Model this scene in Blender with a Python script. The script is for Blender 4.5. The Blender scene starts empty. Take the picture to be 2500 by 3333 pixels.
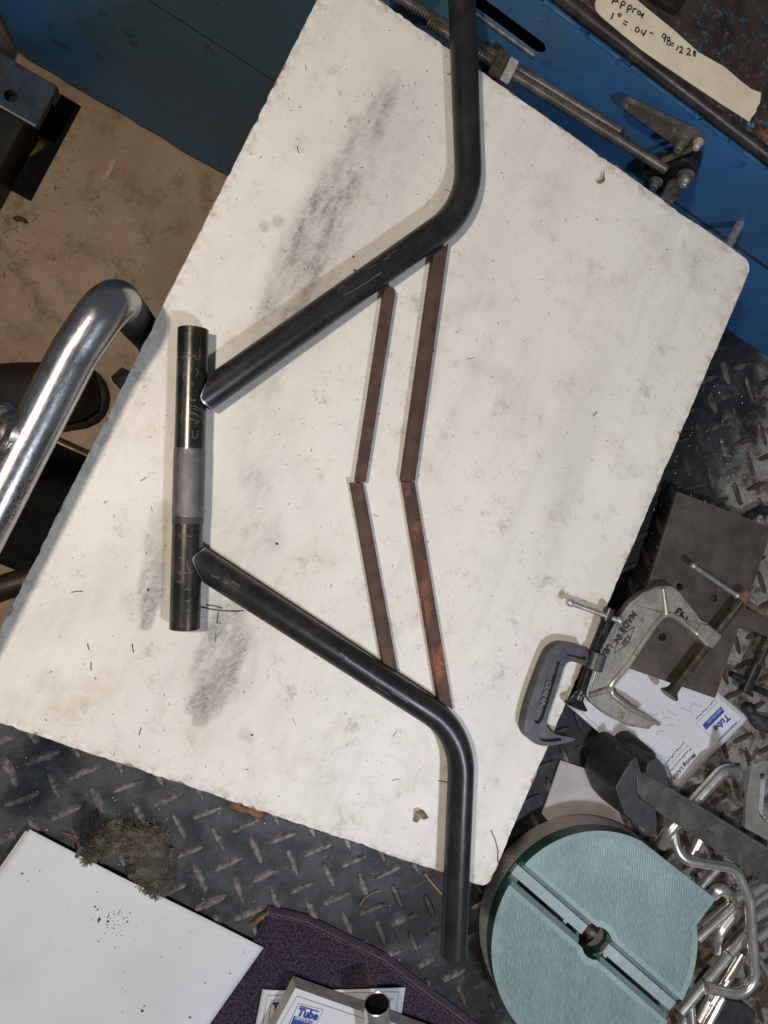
import bpy, bmesh, math, random
import numpy as np
from mathutils import Vector, Matrix, noise as mnoise
from mathutils.geometry import tessellate_polygon

random.seed(11); rng = np.random.default_rng(7)
scene = bpy.context.scene
col = scene.collection

# ------------------------------------------------------------------ camera
# World: X along the long edge of the machine, Y towards the machine, Z up, metres.
# z = 0 is the top of the white board; the camera hangs above it.
FOC, CX, CY, W_PX, H_PX = 2161.0, 1250.0, 1666.5, 2500, 3333
CAM_H = 0.522
R = np.array([[0.8710156213, 0.4228900689, 0.2499915539],
              [0.4163432550, -0.9055688413, 0.0812611082],
              [0.2607490774, 0.0333026026, -0.9648320348]])
cam_data = bpy.data.cameras.new('camera')
cam = bpy.data.objects.new('camera', cam_data); col.objects.link(cam)
cam_data.sensor_fit = 'VERTICAL'; cam_data.sensor_height = 36.0
cam_data.lens = 36.0 * FOC / H_PX
cam_data.clip_start = 0.01; cam_data.clip_end = 50
M = Matrix.Identity(4)
for i in range(3):
    M[i][0] = R[i][0]; M[i][1] = -R[i][1]; M[i][2] = -R[i][2]
M[2][3] = CAM_H
cam.matrix_world = M
scene.camera = cam

# ------------------------------------------------------------------ light
world = bpy.data.worlds.new('World'); scene.world = world; world.use_nodes = True
bg = world.node_tree.nodes['Background']
bg.inputs[0].default_value = (0.86, 0.93, 1.0, 1); bg.inputs[1].default_value = 0.105

def lamp(name, loc, target, power, size, colr, size_y=None):
    d = bpy.data.lights.new(name, 'AREA'); d.energy = power; d.color = colr
    if size_y: d.shape = 'RECTANGLE'; d.size = size; d.size_y = size_y
    else: d.shape = 'DISK'; d.size = size
    o = bpy.data.objects.new(name, d); col.objects.link(o)
    o.location = loc
    o.rotation_euler = (Vector(target) - Vector(loc)).to_track_quat('-Z', 'Y').to_euler()
    return o
lamp('warm_shop_lamp', (-0.44, -0.05, 1.00), (0.10, 0.08, 0), 9.5, 0.075, (1.0, 0.87, 0.73))
lamp('cool_shop_lamp', (0.68, -0.35, 1.00), (0.2, -0.1, 0), 7.6, 0.085, (0.80, 0.87, 1.0))

vs = scene.view_settings
vs.view_transform = 'Standard'; vs.look = 'None'; vs.gamma = 1.0; vs.exposure = 0.0
vs.use_curve_mapping = False
scene.render.engine = 'CYCLES'
scene.cycles.use_denoising = True
scene.cycles.max_bounces = 8

# ------------------------------------------------------------------ levels
ZP = -0.200      # tread plate of the table
ZF = -0.603      # workshop floor
YM = 0.470       # front face of the blue machine
ZT = 0.034       # top of the blue machine

def on(px, py, z=0.0):
    """Survey point of the photograph on the level z."""
    r = R @ np.array([px - CX, py - CY, FOC]); t = (z - CAM_H) / r[2]
    return Vector((r[0] * t, r[1] * t, z))
def onface(px, py, y=YM):
    """Survey point on the upright plane y."""
    r = R @ np.array([px - CX, py - CY, FOC]); t = y / r[1]
    return Vector((r[0] * t, y, CAM_H + r[2] * t))
def to_px(v):
    c = R.T @ (np.array(v) - np.array([0, 0, CAM_H]))
    return c[0] / c[2] * FOC + CX, c[1] / c[2] * FOC + CY
def zoom(pts, x0, y0, s):
    return [(x0 + x / s, y0 + y / s) for x, y in pts]

# ------------------------------------------------------------------ scene helpers
def thing(name, label, cat, loc=(0, 0, 0), group=None):
    o = bpy.data.objects.new(name, None); col.objects.link(o)
    o.location = loc; o.empty_display_size = 0.02
    o['label'] = label; o['category'] = cat
    if group: o['group'] = group
    return o
def tag(o, label, cat, group=None, kind=None):
    o['label'] = label
    if cat: o['category'] = cat
    if group: o['group'] = group
    if kind: o['kind'] = kind
    return o
def rootloc(o):
    v = Vector(o.location)
    while o.parent is not None:
        o = o.parent
    return v
def adopt(o, parent):
    if parent is None: return o
    o.parent = parent
    L = Vector((0, 0, 0)); p = parent
    # world translation of the parent chain (no rotated parents are used)
    while p is not None:
        if p.type == 'EMPTY': L += p.location
        p = p.parent
    o.matrix_parent_inverse = Matrix.Translation(-L) if parent.type == 'EMPTY' else Matrix.Identity(4)
    return o
def mesh_obj(name, verts, faces, mat, parent=None, smooth=False, bevel=0.0, seg=2, angle=35):
    me = bpy.data.meshes.new(name)
    me.from_pydata([tuple(v) for v in verts], [], faces); me.update()
    bm = bmesh.new(); bm.from_mesh(me); bmesh.ops.recalc_face_normals(bm, faces=bm.faces); bm.to_mesh(me); bm.free()
    if smooth:
        me.shade_smooth()
        me.set_sharp_from_angle(angle=math.radians(angle))
    me.materials.append(mat)
    o = bpy.data.objects.new(name, me); col.objects.link(o)
    if bevel:
        b = o.modifiers.new('bevel', 'BEVEL'); b.width = bevel; b.segments = seg
        b.limit_method = 'ANGLE'; b.angle_limit = math.radians(30); b.harden_normals = False
    return adopt(o, parent)

def slab(loops, w0, w1, to3):
    """Plate with holes. loops: list of 2D loops (first = outline), between levels w0 and w1."""
    verts, faces = [], []
    flat = [p for L in loops for p in L]; n = len(flat)
    for w in (w0, w1):
        verts += [to3(p[0], p[1], w) for p in flat]
    tris = tessellate_polygon([[Vector((p[0], p[1], 0)) for p in L] for L in loops])
    for a, b, c in tris:
        faces.append((a, b, c)); faces.append((n + c, n + b, n + a))
    s = 0
    for L in loops:
        k = len(L)
        for i in range(k):
            a = s + i; b = s + (i + 1) % k
            faces.append((a, b, n + b, n + a))
        s += k
    return verts, faces
flatz = lambda x, y, w: Vector((x, y, w))
def px_slab(name, loops_px, z0, z1, mat, parent=None, bevel=0.0, z_ref=None, **k):
    """Plate lying level; the outline was surveyed at level z_ref (default its top)."""
    zr = z1 if z_ref is None else z_ref
    loops = [[tuple(on(x, y, zr)[:2]) for x, y in L] for L in loops_px]
    v, f = slab(loops, z0, z1, flatz)
    return mesh_obj(name, v, f, mat, parent, bevel=bevel, **k)

def fillet(pts, rad, seg=8):
    pts = [Vector(p) for p in pts]; out = [pts[0]]
    for i in range(1, len(pts) - 1):
        r = rad[i - 1] if isinstance(rad, (list, tuple)) else rad
        a, b, c = pts[i - 1], pts[i], pts[i + 1]
        u = (a - b).normalized(); w = (c - b).normalized()
        ang = u.angle(w)
        if ang > math.pi - 0.02: out.append(b); continue
        t = min(r / math.tan(ang / 2), (a - b).length * 0.49, (c - b).length * 0.49)
        rr = t * math.tan(ang / 2)
        bis = (u + w).normalized(); cen = b + bis * (rr / math.sin(ang / 2))
        s = b + u * t; e = b + w * t
        v0 = s - cen; v1 = e - cen; th = v0.angle(v1); ax = v0.cross(v1).normalized()
        for k in range(seg + 1):
            out.append(cen + Matrix.Rotation(th * k / seg, 3, ax) @ v0)
    out.append(pts[-1]); return out
def sweep(path, rad, n=20, cap=True, ends=None, squash=None):
    """Round tube along a path. rad: number or list. ends=(f0, f1): axial trim per angle."""
    path = [Vector(p) for p in path]; m = len(path)
    tang = []
    for i in range(m):
        a = path[max(i - 1, 0)]; b = path[min(i + 1, m - 1)]
        tang.append((b - a).normalized())
    up = Vector((0, 0, 1))
    if abs(tang[0].dot(up)) > 0.95: up = Vector((0, 1, 0))
    side = tang[0].cross(up).normalized(); nrm = side.cross(tang[0]).normalized()
    verts, faces = [], []
    for i in range(m):
        if i:
            q = tang[i - 1].rotation_difference(tang[i]); side = q @ side; nrm = q @ nrm
        r = rad[i] if isinstance(rad, (list, tuple)) else rad
        for k in range(n):
            th = 2 * math.pi * k / n
            a, b = math.cos(th) * r, math.sin(th) * r
            p = path[i] + side * a + nrm * b
            if ends and i == 0 and ends[0]: p += tang[i] * ends[0](a, b)
            if ends and i == m - 1 and ends[1]: p += tang[i] * ends[1](a, b)
            verts.append(p)
    for i in range(m - 1):
        for k in range(n):
            k2 = (k + 1) % n
            faces.append((i * n + k, i * n + k2, (i + 1) * n + k2, (i + 1) * n + k))
    if cap:
        faces.append(tuple(range(n))[::-1]); faces.append(tuple((m - 1) * n + k for k in range(n)))
    return verts, faces
def lathe(profile, origin, direction, n=20, cap=True):
    o = Vector(origin); d = Vector(direction).normalized()
    up = Vector((0, 0, 1)) if abs(d.z) < 0.95 else Vector((0, 1, 0))
    s = d.cross(up).normalized(); u = s.cross(d)
    verts, faces = [], []
    for (t, r) in profile:
        for k in range(n):
            th = 2 * math.pi * k / n
            verts.append(o + d * t + s * math.cos(th) * r + u * math.sin(th) * r)
    m = len(profile)
    for i in range(m - 1):
        for k in range(n):
            k2 = (k + 1) % n
            faces.append((i * n + k, i * n + k2, (i + 1) * n + k2, (i + 1) * n + k))
    if cap:
        faces.append(tuple(range(n))[::-1]); faces.append(tuple((m - 1) * n + k for k in range(n)))
    return verts, faces
def screw(p0, p1, r, pitch, depth, n=14, per=4):
    """Threaded rod: helical ridges from p0 to p1."""
    p0 = Vector(p0); p1 = Vector(p1); d = (p1 - p0); L = d.length; d.normalize()
    up = Vector((0, 0, 1)) if abs(d.z) < 0.95 else Vector((0, 1, 0))
    s = d.cross(up).normalized(); u = s.cross(d)
    rings = int(L / pitch * per) + 1
    verts, faces = [], []
    for i in range(rings):
        t = L * i / (rings - 1)
        for k in range(n):
            ph = (t / pitch - k / n) % 1.0
            rr = r - depth * abs(2 * ph - 1)
            th = 2 * math.pi * k / n
            verts.append(p0 + d * t + s * math.cos(th) * rr + u * math.sin(th) * rr)
    for i in range(rings - 1):
        for k in range(n):
            k2 = (k + 1) % n
            faces.append((i * n + k, i * n + k2, (i + 1) * n + k2, (i + 1) * n + k))
    faces.append(tuple(range(n))[::-1]); faces.append(tuple((rings - 1) * n + k for k in range(n)))
    return verts, faces
def box(p0, p1):
    x0, y0, z0 = p0; x1, y1, z1 = p1
    v = [(x0, y0, z0), (x1, y0, z0), (x1, y1, z0), (x0, y1, z0), (x0, y0, z1), (x1, y0, z1), (x1, y1, z1), (x0, y1, z1)]
    f = [(0, 3, 2, 1), (4, 5, 6, 7), (0, 1, 5, 4), (1, 2, 6, 5), (2, 3, 7, 6), (3, 0, 4, 7)]
    return v, f
def join(*vf):
    V, F = [], []
    for v, f in vf:
        b = len(V); V += list(v); F += [tuple(b + i for i in q) for q in f]
    return V, F
def smooth_loop(pts, it=2):
    for _ in range(it):
        q = []
        for i in range(len(pts)):
            a = pts[i]; b = pts[(i + 1) % len(pts)]
            q.append((a[0] * .75 + b[0] * .25, a[1] * .75 + b[1] * .25)); q.append((a[0] * .25 + b[0] * .75, a[1] * .25 + b[1] * .75))
        pts = q
    return pts
def ribbon(paths, width, normal=Vector((0, 0, 1))):
    """Flat ink / scratch strokes."""
    V, F = [], []
    for path in paths:
        path = [Vector(p) for p in path]
        b = len(V)
        for i, p in enumerate(path):
            t = (path[min(i + 1, len(path) - 1)] - path[max(i - 1, 0)])
            if t.length < 1e-9: t = Vector((1, 0, 0))
            s = t.normalized().cross(normal).normalized() * width / 2
            V += [p - s, p + s]
        for i in range(len(path) - 1):
            F.append((b + 2 * i, b + 2 * i + 1, b + 2 * i + 3, b + 2 * i + 2))
    return V, F
def text_part(name, s, mat, parent, origin, xdir, ydir, size, align='LEFT', extrude=0.0, shear=0.0, squeeze=1.0, bold=0.0):
    cu = bpy.data.curves.new('t', 'FONT'); cu.body = s; cu.size = size; cu.align_x = align; cu.shear = shear
    cu.extrude = extrude; cu.offset = bold; cu.resolution_u = 3
    tmp = bpy.data.objects.new('t', cu); col.objects.link(tmp)
    dg = bpy.context.evaluated_depsgraph_get()
    me = bpy.data.meshes.new_from_object(tmp.evaluated_get(dg))
    bpy.data.objects.remove(tmp); bpy.data.curves.remove(cu)
    x = Vector(xdir).normalized(); z = x.cross(Vector(ydir)).normalized(); y = z.cross(x)
    o0 = Vector(origin)
    for v in me.vertices:
        c = v.co; v.co = o0 + x * c.x * squeeze + y * c.y + z * c.z
    me.name = name; me.materials.clear(); me.materials.append(mat)
    o = bpy.data.objects.new(name, me); col.objects.link(o)
    return adopt(o, parent)

# ------------------------------------------------------------------ materials
def nodes(name):
    m = bpy.data.materials.new(name); m.use_nodes = True
    nt = m.node_tree; nt.nodes.clear()
    out = nt.nodes.new('ShaderNodeOutputMaterial'); b = nt.nodes.new('ShaderNodeBsdfPrincipled')
    nt.links.new(b.outputs[0], out.inputs[0])
    return m, nt, b
class NB:
    """Small node-graph builder."""
    def __init__(self, name):
        self.m, self.nt, self.b = nodes(name)
        g = self.nt.nodes.new('ShaderNodeNewGeometry'); self.pos = g.outputs['Position']
    def link(self, a, b): self.nt.links.new(a, b)
    def mapped(self, stretch=(1, 1, 1), rot=(0, 0, 0)):
        src = self.pos
        if any(rot):
            m0 = self.nt.nodes.new('ShaderNodeMapping'); m0.inputs['Rotation'].default_value = rot
            self.link(src, m0.inputs[0]); src = m0.outputs[0]
        mp = self.nt.nodes.new('ShaderNodeMapping'); mp.inputs['Scale'].default_value = stretch
        self.link(src, mp.inputs[0]); return mp.outputs[0]
    def noise(self, scale, detail=4, rough=0.55, stretch=None, rot=(0, 0, 0), dist=0.0):
        n = self.nt.nodes.new('ShaderNodeTexNoise'); n.inputs['Scale'].default_value = scale
        n.inputs['Detail'].default_value = detail; n.inputs['Roughness'].default_value = rough
        n.inputs['Distortion'].default_value = dist
        self.link(self.mapped(stretch, rot) if stretch else self.pos, n.inputs['Vector'])
        return n.outputs['Fac']
    def voro(self, scale, feature='F1', stretch=None, rot=(0, 0, 0)):
        n = self.nt.nodes.new('ShaderNodeTexVoronoi'); n.inputs['Scale'].default_value = scale; n.feature = feature
        self.link(self.mapped(stretch, rot) if stretch else self.pos, n.inputs['Vector'])
        return n.outputs['Distance']
    def wave(self, scale, rot=(0, 0, 0), dist=0.0):
        n = self.nt.nodes.new('ShaderNodeTexWave'); n.inputs['Scale'].default_value = scale
        n.inputs['Distortion'].default_value = dist; n.inputs['Detail'].default_value = 2
        self.link(self.mapped((1, 1, 1), rot), n.inputs['Vector']); return n.outputs['Fac']
    def attr(self, name):
        n = self.nt.nodes.new('ShaderNodeAttribute'); n.attribute_name = name; return n.outputs['Fac']
    def ramp(self, fac, lo, hi):
        n = self.nt.nodes.new('ShaderNodeMapRange'); n.interpolation_type = 'SMOOTHSTEP'
        n.inputs[1].default_value = lo; n.inputs[2].default_value = hi
        self.link(fac, n.inputs[0]); return n.outputs[0]
    def math(self, op, a, b=None):
        n = self.nt.nodes.new('ShaderNodeMath'); n.operation = op
        for i, v in enumerate((a, b)):
            if v is None: continue
            if isinstance(v, (int, float)): n.inputs[i].default_value = v
            else: self.link(v, n.inputs[i])
        return n.outputs[0]
    def mix(self, fac, a, b):
        n = self.nt.nodes.new('ShaderNodeMix'); n.data_type = 'RGBA'
        for sock, v in ((n.inputs[0], fac), (n.inputs[6], a), (n.inputs[7], b)):
            if isinstance(v, (int, float)): sock.default_value = v
            elif isinstance(v, tuple): sock.default_value = (*v, 1)
            else: self.link(v, sock)
        return n.outputs[2]
    def mixf(self, fac, a, b):
        n = self.nt.nodes.new('ShaderNodeMix')
        for sock, v in ((n.inputs[0], fac), (n.inputs[2], a), (n.inputs[3], b)):
            if isinstance(v, (int, float)): sock.default_value = v
            else: self.link(v, sock)
        return n.outputs[0]
    def bump(self, h, strength, dist=0.001, prev=None):
        n = self.nt.nodes.new('ShaderNodeBump'); n.inputs['Strength'].default_value = strength
        n.inputs['Distance'].default_value = dist; self.link(h, n.inputs['Height'])
        if prev is not None: self.link(prev, n.inputs['Normal'])
        return n.outputs[0]
    def set(self, color=None, rough=None, metal=None, normal=None, spec=None, coat=None, sheen=None):
        b = self.b
        for key, v in (('Base Color', color), ('Roughness', rough), ('Metallic', metal), ('Specular IOR Level', spec), ('Coat Weight', coat), ('Sheen Weight', sheen)):
            if v is None: continue
            s = b.inputs[key]
            if isinstance(v, tuple): s.default_value = (*v, 1)
            elif isinstance(v, (int, float)): s.default_value = v
            else: self.link(v, s)
        if normal is not None: self.link(normal, b.inputs['Normal'])
        return self.m

def simple(name, c1, c2=None, rough=0.5, metal=0.0, scale=60, lo=0.4, hi=0.65, bump=0.0, bscale=400, rvar=0.12, spec=0.5, layers=(), bdist=0.0006):
    g = NB(name); c = c1
    if c2: c = g.mix(g.ramp(g.noise(scale, 5), lo, hi), c1, c2)
    for (sc, colr, a, b, st, rt) in layers:
        c = g.mix(g.ramp(g.noise(sc, 6, 0.6, st, rt), a, b), c, colr)
    r = g.mixf(g.noise(scale * 1.7, 4), max(rough - rvar, 0.04), min(rough + rvar, 1))
    nrm = g.bump(g.noise(bscale, 4), bump, bdist) if bump else None
    return g.set(c, r, metal, nrm, spec)

MAT = {}
# blackened steel tube
g = NB('black_steel')
c = g.mix(g.ramp(g.noise(45, 5, 0.6), 0.35, 0.7), (0.016, 0.0165, 0.018), (0.029, 0.0285, 0.029))
c = g.mix(g.math('MULTIPLY', g.ramp(g.noise(24, 5, 0.65), 0.54, 0.72), 0.7), c, (0.072, 0.055, 0.044))
for rt_ in (0.62, -0.15, -0.98, 1.15):
    c = g.mix(g.math('MULTIPLY', g.ramp(g.noise(150, 3, 0.6, (1, 14, 1), (0, 0, rt_)), 0.66, 0.76), 0.6), c, (0.16, 0.15, 0.145))
MAT['tube'] = g.set(c, g.mixf(g.noise(50, 6, 0.7), 0.22, 0.46), 0.32, g.bump(g.noise(900, 3), 0.06, 0.0004, g.bump(g.noise(45, 4), 0.05, 0.002)), 0.42)
g = NB('mill_scale_steel')
c = g.mix(g.ramp(g.noise(60, 5, 0.6), 0.35, 0.7), (0.045, 0.044, 0.041), (0.095, 0.090, 0.078))
c = g.mix(g.ramp(g.noise(300, 3, 0.7, (4, 1, 1), (0, 0, 1.15)), 0.64, 0.80), c, (0.12, 0.11, 0.09))
MAT['head'] = g.set(c, g.mixf(g.noise(90, 5), 0.20, 0.34), 0.8, g.bump(g.noise(1200, 3), 0.06, 0.0004))
MAT['dull_band'] = simple('dull_band', (0.045, 0.044, 0.045), (0.07, 0.066, 0.064), 0.55, 0.4, 200)
MAT['cut_edge'] = simple('filed_steel_edge', (0.42, 0.43, 0.45), (0.25, 0.25, 0.26), 0.35, 0.9, 300)
MAT['inner_dark'] = simple('dark_bore', (0.012, 0.012, 0.013), (0.03, 0.028, 0.026), 0.6, 0.3, 120)
# rusty bars
def rust(name, amount):
    g = NB(name)
    c = g.mix(g.ramp(g.noise(70, 5), 0.3, 0.7), (0.050, 0.025, 0.018), (0.088, 0.045, 0.030))
    f = g.math('MULTIPLY', g.ramp(g.noise(30, 3, 0.5, (1, .4, 1)), 0.62 - amount * .30, 0.70 - amount * .26), g.ramp(g.noise(420, 4, 0.7), 0.30, 0.62))
    c = g.mix(g.math('MULTIPLY', f, 0.55 if amount < .3 else 0.95), c, (0.26, 0.092, 0.030))
    c = g.mix(g.ramp(g.noise(900, 2), 0.66, 0.74), c, (0.02, 0.014, 0.012))
    return g.set(c, g.mixf(g.noise(120, 4), 0.5, 0.8), 0.25, g.bump(g.noise(900, 4), 0.25, 0.0006))
MAT['rust_low'] = rust('brown_mill_scale_bar', 0.12)
MAT['rust_high'] = rust('orange_rusted_bar', 0.55)
# chrome
g = NB('scuffed_chrome')
c = g.mix(g.ramp(g.noise(30, 5), 0.35, 0.7), (0.50, 0.51, 0.53), (0.34, 0.35, 0.37))
ysep = g.nt.nodes.new('ShaderNodeSeparateXYZ'); g.link(g.pos, ysep.inputs[0])
rs = g.math('MULTIPLY', g.ramp(g.math('ADD', g.noise(30, 4, 0.6, (1, .4, 1)), g.math('MULTIPLY', g.ramp(ysep.outputs[1], 0.04, -0.06), 0.10)), 0.58, 0.68), g.ramp(g.noise(420, 4, 0.8), 0.46, 0.60))
c = g.mix(g.math('MULTIPLY', g.ramp(g.noise(260, 3, 0.6, (1, .08, 1)), 0.60, 0.70), 0.6), c, (0.22, 0.21, 0.20))
c = g.mix(rs, c, (0.26, 0.17, 0.08))
MAT['chrome'] = g.set(c, g.mixf(g.noise(150, 5, 0.6, (5, 1, 5)), 0.14, 0.38), 1.0, g.bump(g.noise(160, 4, 0.6, (1, .3, 1)), 0.12, 0.0010, g.bump(g.noise(38, 4), 0.10, 0.003)))
MAT['weld'] = simple('weld_metal', (0.16, 0.16, 0.17), (0.30, 0.30, 0.31), 0.42, 0.9, 120, bump=0.2, bscale=300)
MAT['rod'] = simple('stainless_rod', (0.70, 0.68, 0.63), (0.84, 0.81, 0.76), 0.30, 0.88, 60, rvar=0.08, layers=[(180, (0.16, 0.14, 0.11), .66, .78, None, (0, 0, 0))])
MAT['pen'] = simple('black_marker', (0.012, 0.012, 0.016), None, 0.7)
MAT['paintpen'] = simple('olive_paint_pen', (0.105, 0.10, 0.050), (0.06, 0.06, 0.036), 0.6, 0, 600)
MAT['scratch'] = simple('bare_scratch', (0.24, 0.24, 0.25), None, 0.35, 0.7)
# machine
g = NB('blue_machine_paint')
blue = g.mix(g.ramp(g.noise(9, 4), 0.35, 0.68), (0.030, 0.135, 0.335), (0.030, 0.100, 0.225))
px_ = g.nt.nodes.new('ShaderNodeSeparateXYZ'); g.link(g.pos, px_.inputs[0])
dim_grime = g.ramp(g.math('ADD', px_.outputs[0], g.math('MULTIPLY', g.math('SUBTRACT', g.noise(7, 5), 0.5), 0.34)), 0.16, -0.02)
blue = g.mix(g.math('MULTIPLY', dim_grime, 0.88), blue, (0.055, 0.120, 0.150))  # grime, darker paint and dim light at the left, all in the colour
old = g.ramp(g.math('ADD', px_.outputs[0], g.math('MULTIPLY', g.math('SUBTRACT', g.noise(11, 4), 0.5), 0.22)), -0.33, -0.46)
blue = g.mix(g.math('MULTIPLY', old, 0.8), blue, (0.026, 0.150, 0.350))
low = g.math('MULTIPLY', g.ramp(g.math('ADD', px_.outputs[2], g.math('MULTIPLY', g.math('SUBTRACT', g.noise(16, 5), 0.5), 0.20)), -0.46, -0.54), 0.6)
blue = g.mix(low, blue, (0.045, 0.165, 0.300))
blue = g.mix(g.math('MULTIPLY', g.ramp(g.noise(13, 6, 0.68), 0.52, 0.70), 0.6), blue, (0.060, 0.170, 0.260))
blue = g.mix(g.ramp(g.noise(26, 6, 0.68), 0.57, 0.76), blue, (0.014, 0.020, 0.023))
blue = g.mix(g.math('MULTIPLY', g.ramp(g.noise(120, 3, 0.6, (1, 1, 9), (0, .35, 0)), 0.66, 0.74), 0.5), blue, (0.09, 0.20, 0.30))
blue = g.mix(g.ramp(g.noise(130, 4, 0.6), 0.68, 0.73), blue, (0.010, 0.010, 0.012))
MAT['blue'] = g.set(blue, g.mixf(g.noise(18, 4), 0.38, 0.62), 0.0, g.bump(g.noise(260, 4), 0.10, 0.0008))
MAT['blue_edge'] = simple('worn_blue_edge', (0.03, 0.17, 0.36), (0.10, 0.26, 0.42), 0.5, 0, 60)
g = NB('rusty_machine_top')
c = g.mix(g.ramp(g.noise(38, 6, 0.65), 0.35, 0.66), (0.012, 0.010, 0.009), (0.048, 0.032, 0.024))
c = g.mix(g.ramp(g.noise(170, 5, 0.75), 0.55, 0.64), c, (0.040, 0.115, 0.170))
yy = g.nt.nodes.new('ShaderNodeSeparateXYZ'); g.link(g.pos, yy.inputs[0])
front = g.ramp(yy.outputs[1], YM + 0.030, YM + 0.012)
c = g.mix(g.math('MULTIPLY', front, g.ramp(g.noise(26, 5, 0.7), 0.50, 0.62)), c, (0.22, 0.090, 0.062))
c = g.mix(g.math('MULTIPLY', front, g.ramp(g.noise(58, 5, 0.7), 0.59, 0.65)), c, (0.075, 0.21, 0.34))
c = g.mix(g.ramp(g.noise(420, 3, 0.7), 0.62, 0.70), c, (0.008, 0.007, 0.007))
MAT['rust_top'] = g.set(c, g.mixf(g.noise(60, 5), 0.45, 0.8), 0.2, g.bump(g.noise(380, 5, 0.7), 0.35, 0.0012))
MAT['lip'] = simple('worn_dark_lip', (0.016, 0.013, 0.012), (0.042, 0.033, 0.028), 0.40, 0.35, 70, bump=0.15)
MAT['flange'] = simple('chipped_blue_flange', (0.035, 0.045, 0.055), (0.05, 0.085, 0.125), 0.5, 0.2, 40, layers=[(70, (0.10, .07, .05), .60, .70, None, (0, 0, 0)), (200, (.16, .17, .18), .68, .76, None, (0, 0, 0))])
MAT['grime'] = simple('oily_grime', (0.009, 0.010, 0.011), (0.020, 0.019, 0.017), 0.6, 0, 90, spec=0.3)
MAT['seam_blue'] = simple('dirty_blue_seam', (0.016, 0.026, 0.032), (0.03, 0.05, 0.06), 0.6, 0, 60)
MAT['shade_black'] = simple('near_black_shade', (0.004, 0.004, 0.004), (0.009, 0.009, 0.008), 0.8, 0, 90, spec=0.15)  # near-black colour imitating deep shade
MAT['slot_lip'] = simple('worn_slot_edge', (0.09, 0.095, 0.085), (0.20, 0.19, 0.16), 0.5, 0.4, 120)
MAT['thread'] = simple('oily_threaded_steel', (0.15, 0.138, 0.118), (0.25, 0.23, 0.195), 0.36, 0.65, 80)
MAT['bright_nut'] = simple('zinc_nut', (0.42, 0.41, 0.36), (0.58, 0.56, 0.50), 0.5, 0.5, 200)
MAT['dark_nut'] = simple('brown_nut', (0.075, 0.062, 0.050), (0.13, 0.105, 0.085), 0.45, 0.6, 200)
MAT['lever'] = simple('olive_lever_steel', (0.110, 0.104, 0.080), (0.170, 0.160, 0.122), 0.45, 0.4, 90)
MAT['casting'] = simple('dark_iron_casting', (0.10, 0.10, 0.10), (0.19, 0.19, 0.19), 0.5, 0.4, 90)
MAT['tape'] = simple('masking_tape', (0.62, 0.56, 0.42), (0.55, 0.49, 0.36), 0.75, 0, 40, bump=0.15, bscale=700)
MAT['ink'] = simple('black_marker_ink', (0.014, 0.012, 0.014), None, 0.6)
# floor
g = NB('brown_concrete_floor')
c = g.mix(g.ramp(g.noise(7, 6, 0.6), 0.3, 0.7), (0.350, 0.242, 0.155), (0.480, 0.350, 0.235))
c = g.mix(g.ramp(g.noise(22, 6, 0.7), 0.48, 0.68), c, (0.255, 0.176, 0.112))
c = g.mix(g.ramp(g.noise(140, 4, 0.7), 0.62, 0.74), c, (0.62, 0.50, 0.36))
c = g.mix(g.ramp(g.noise(75, 5, 0.7), 0.66, 0.74), c, (0.18, 0.128, 0.085))
MAT['floor'] = g.set(c, g.mixf(g.noise(25, 5), 0.62, 0.85), 0, g.bump(g.noise(90, 6, 0.65), 0.25, 0.003))
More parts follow.
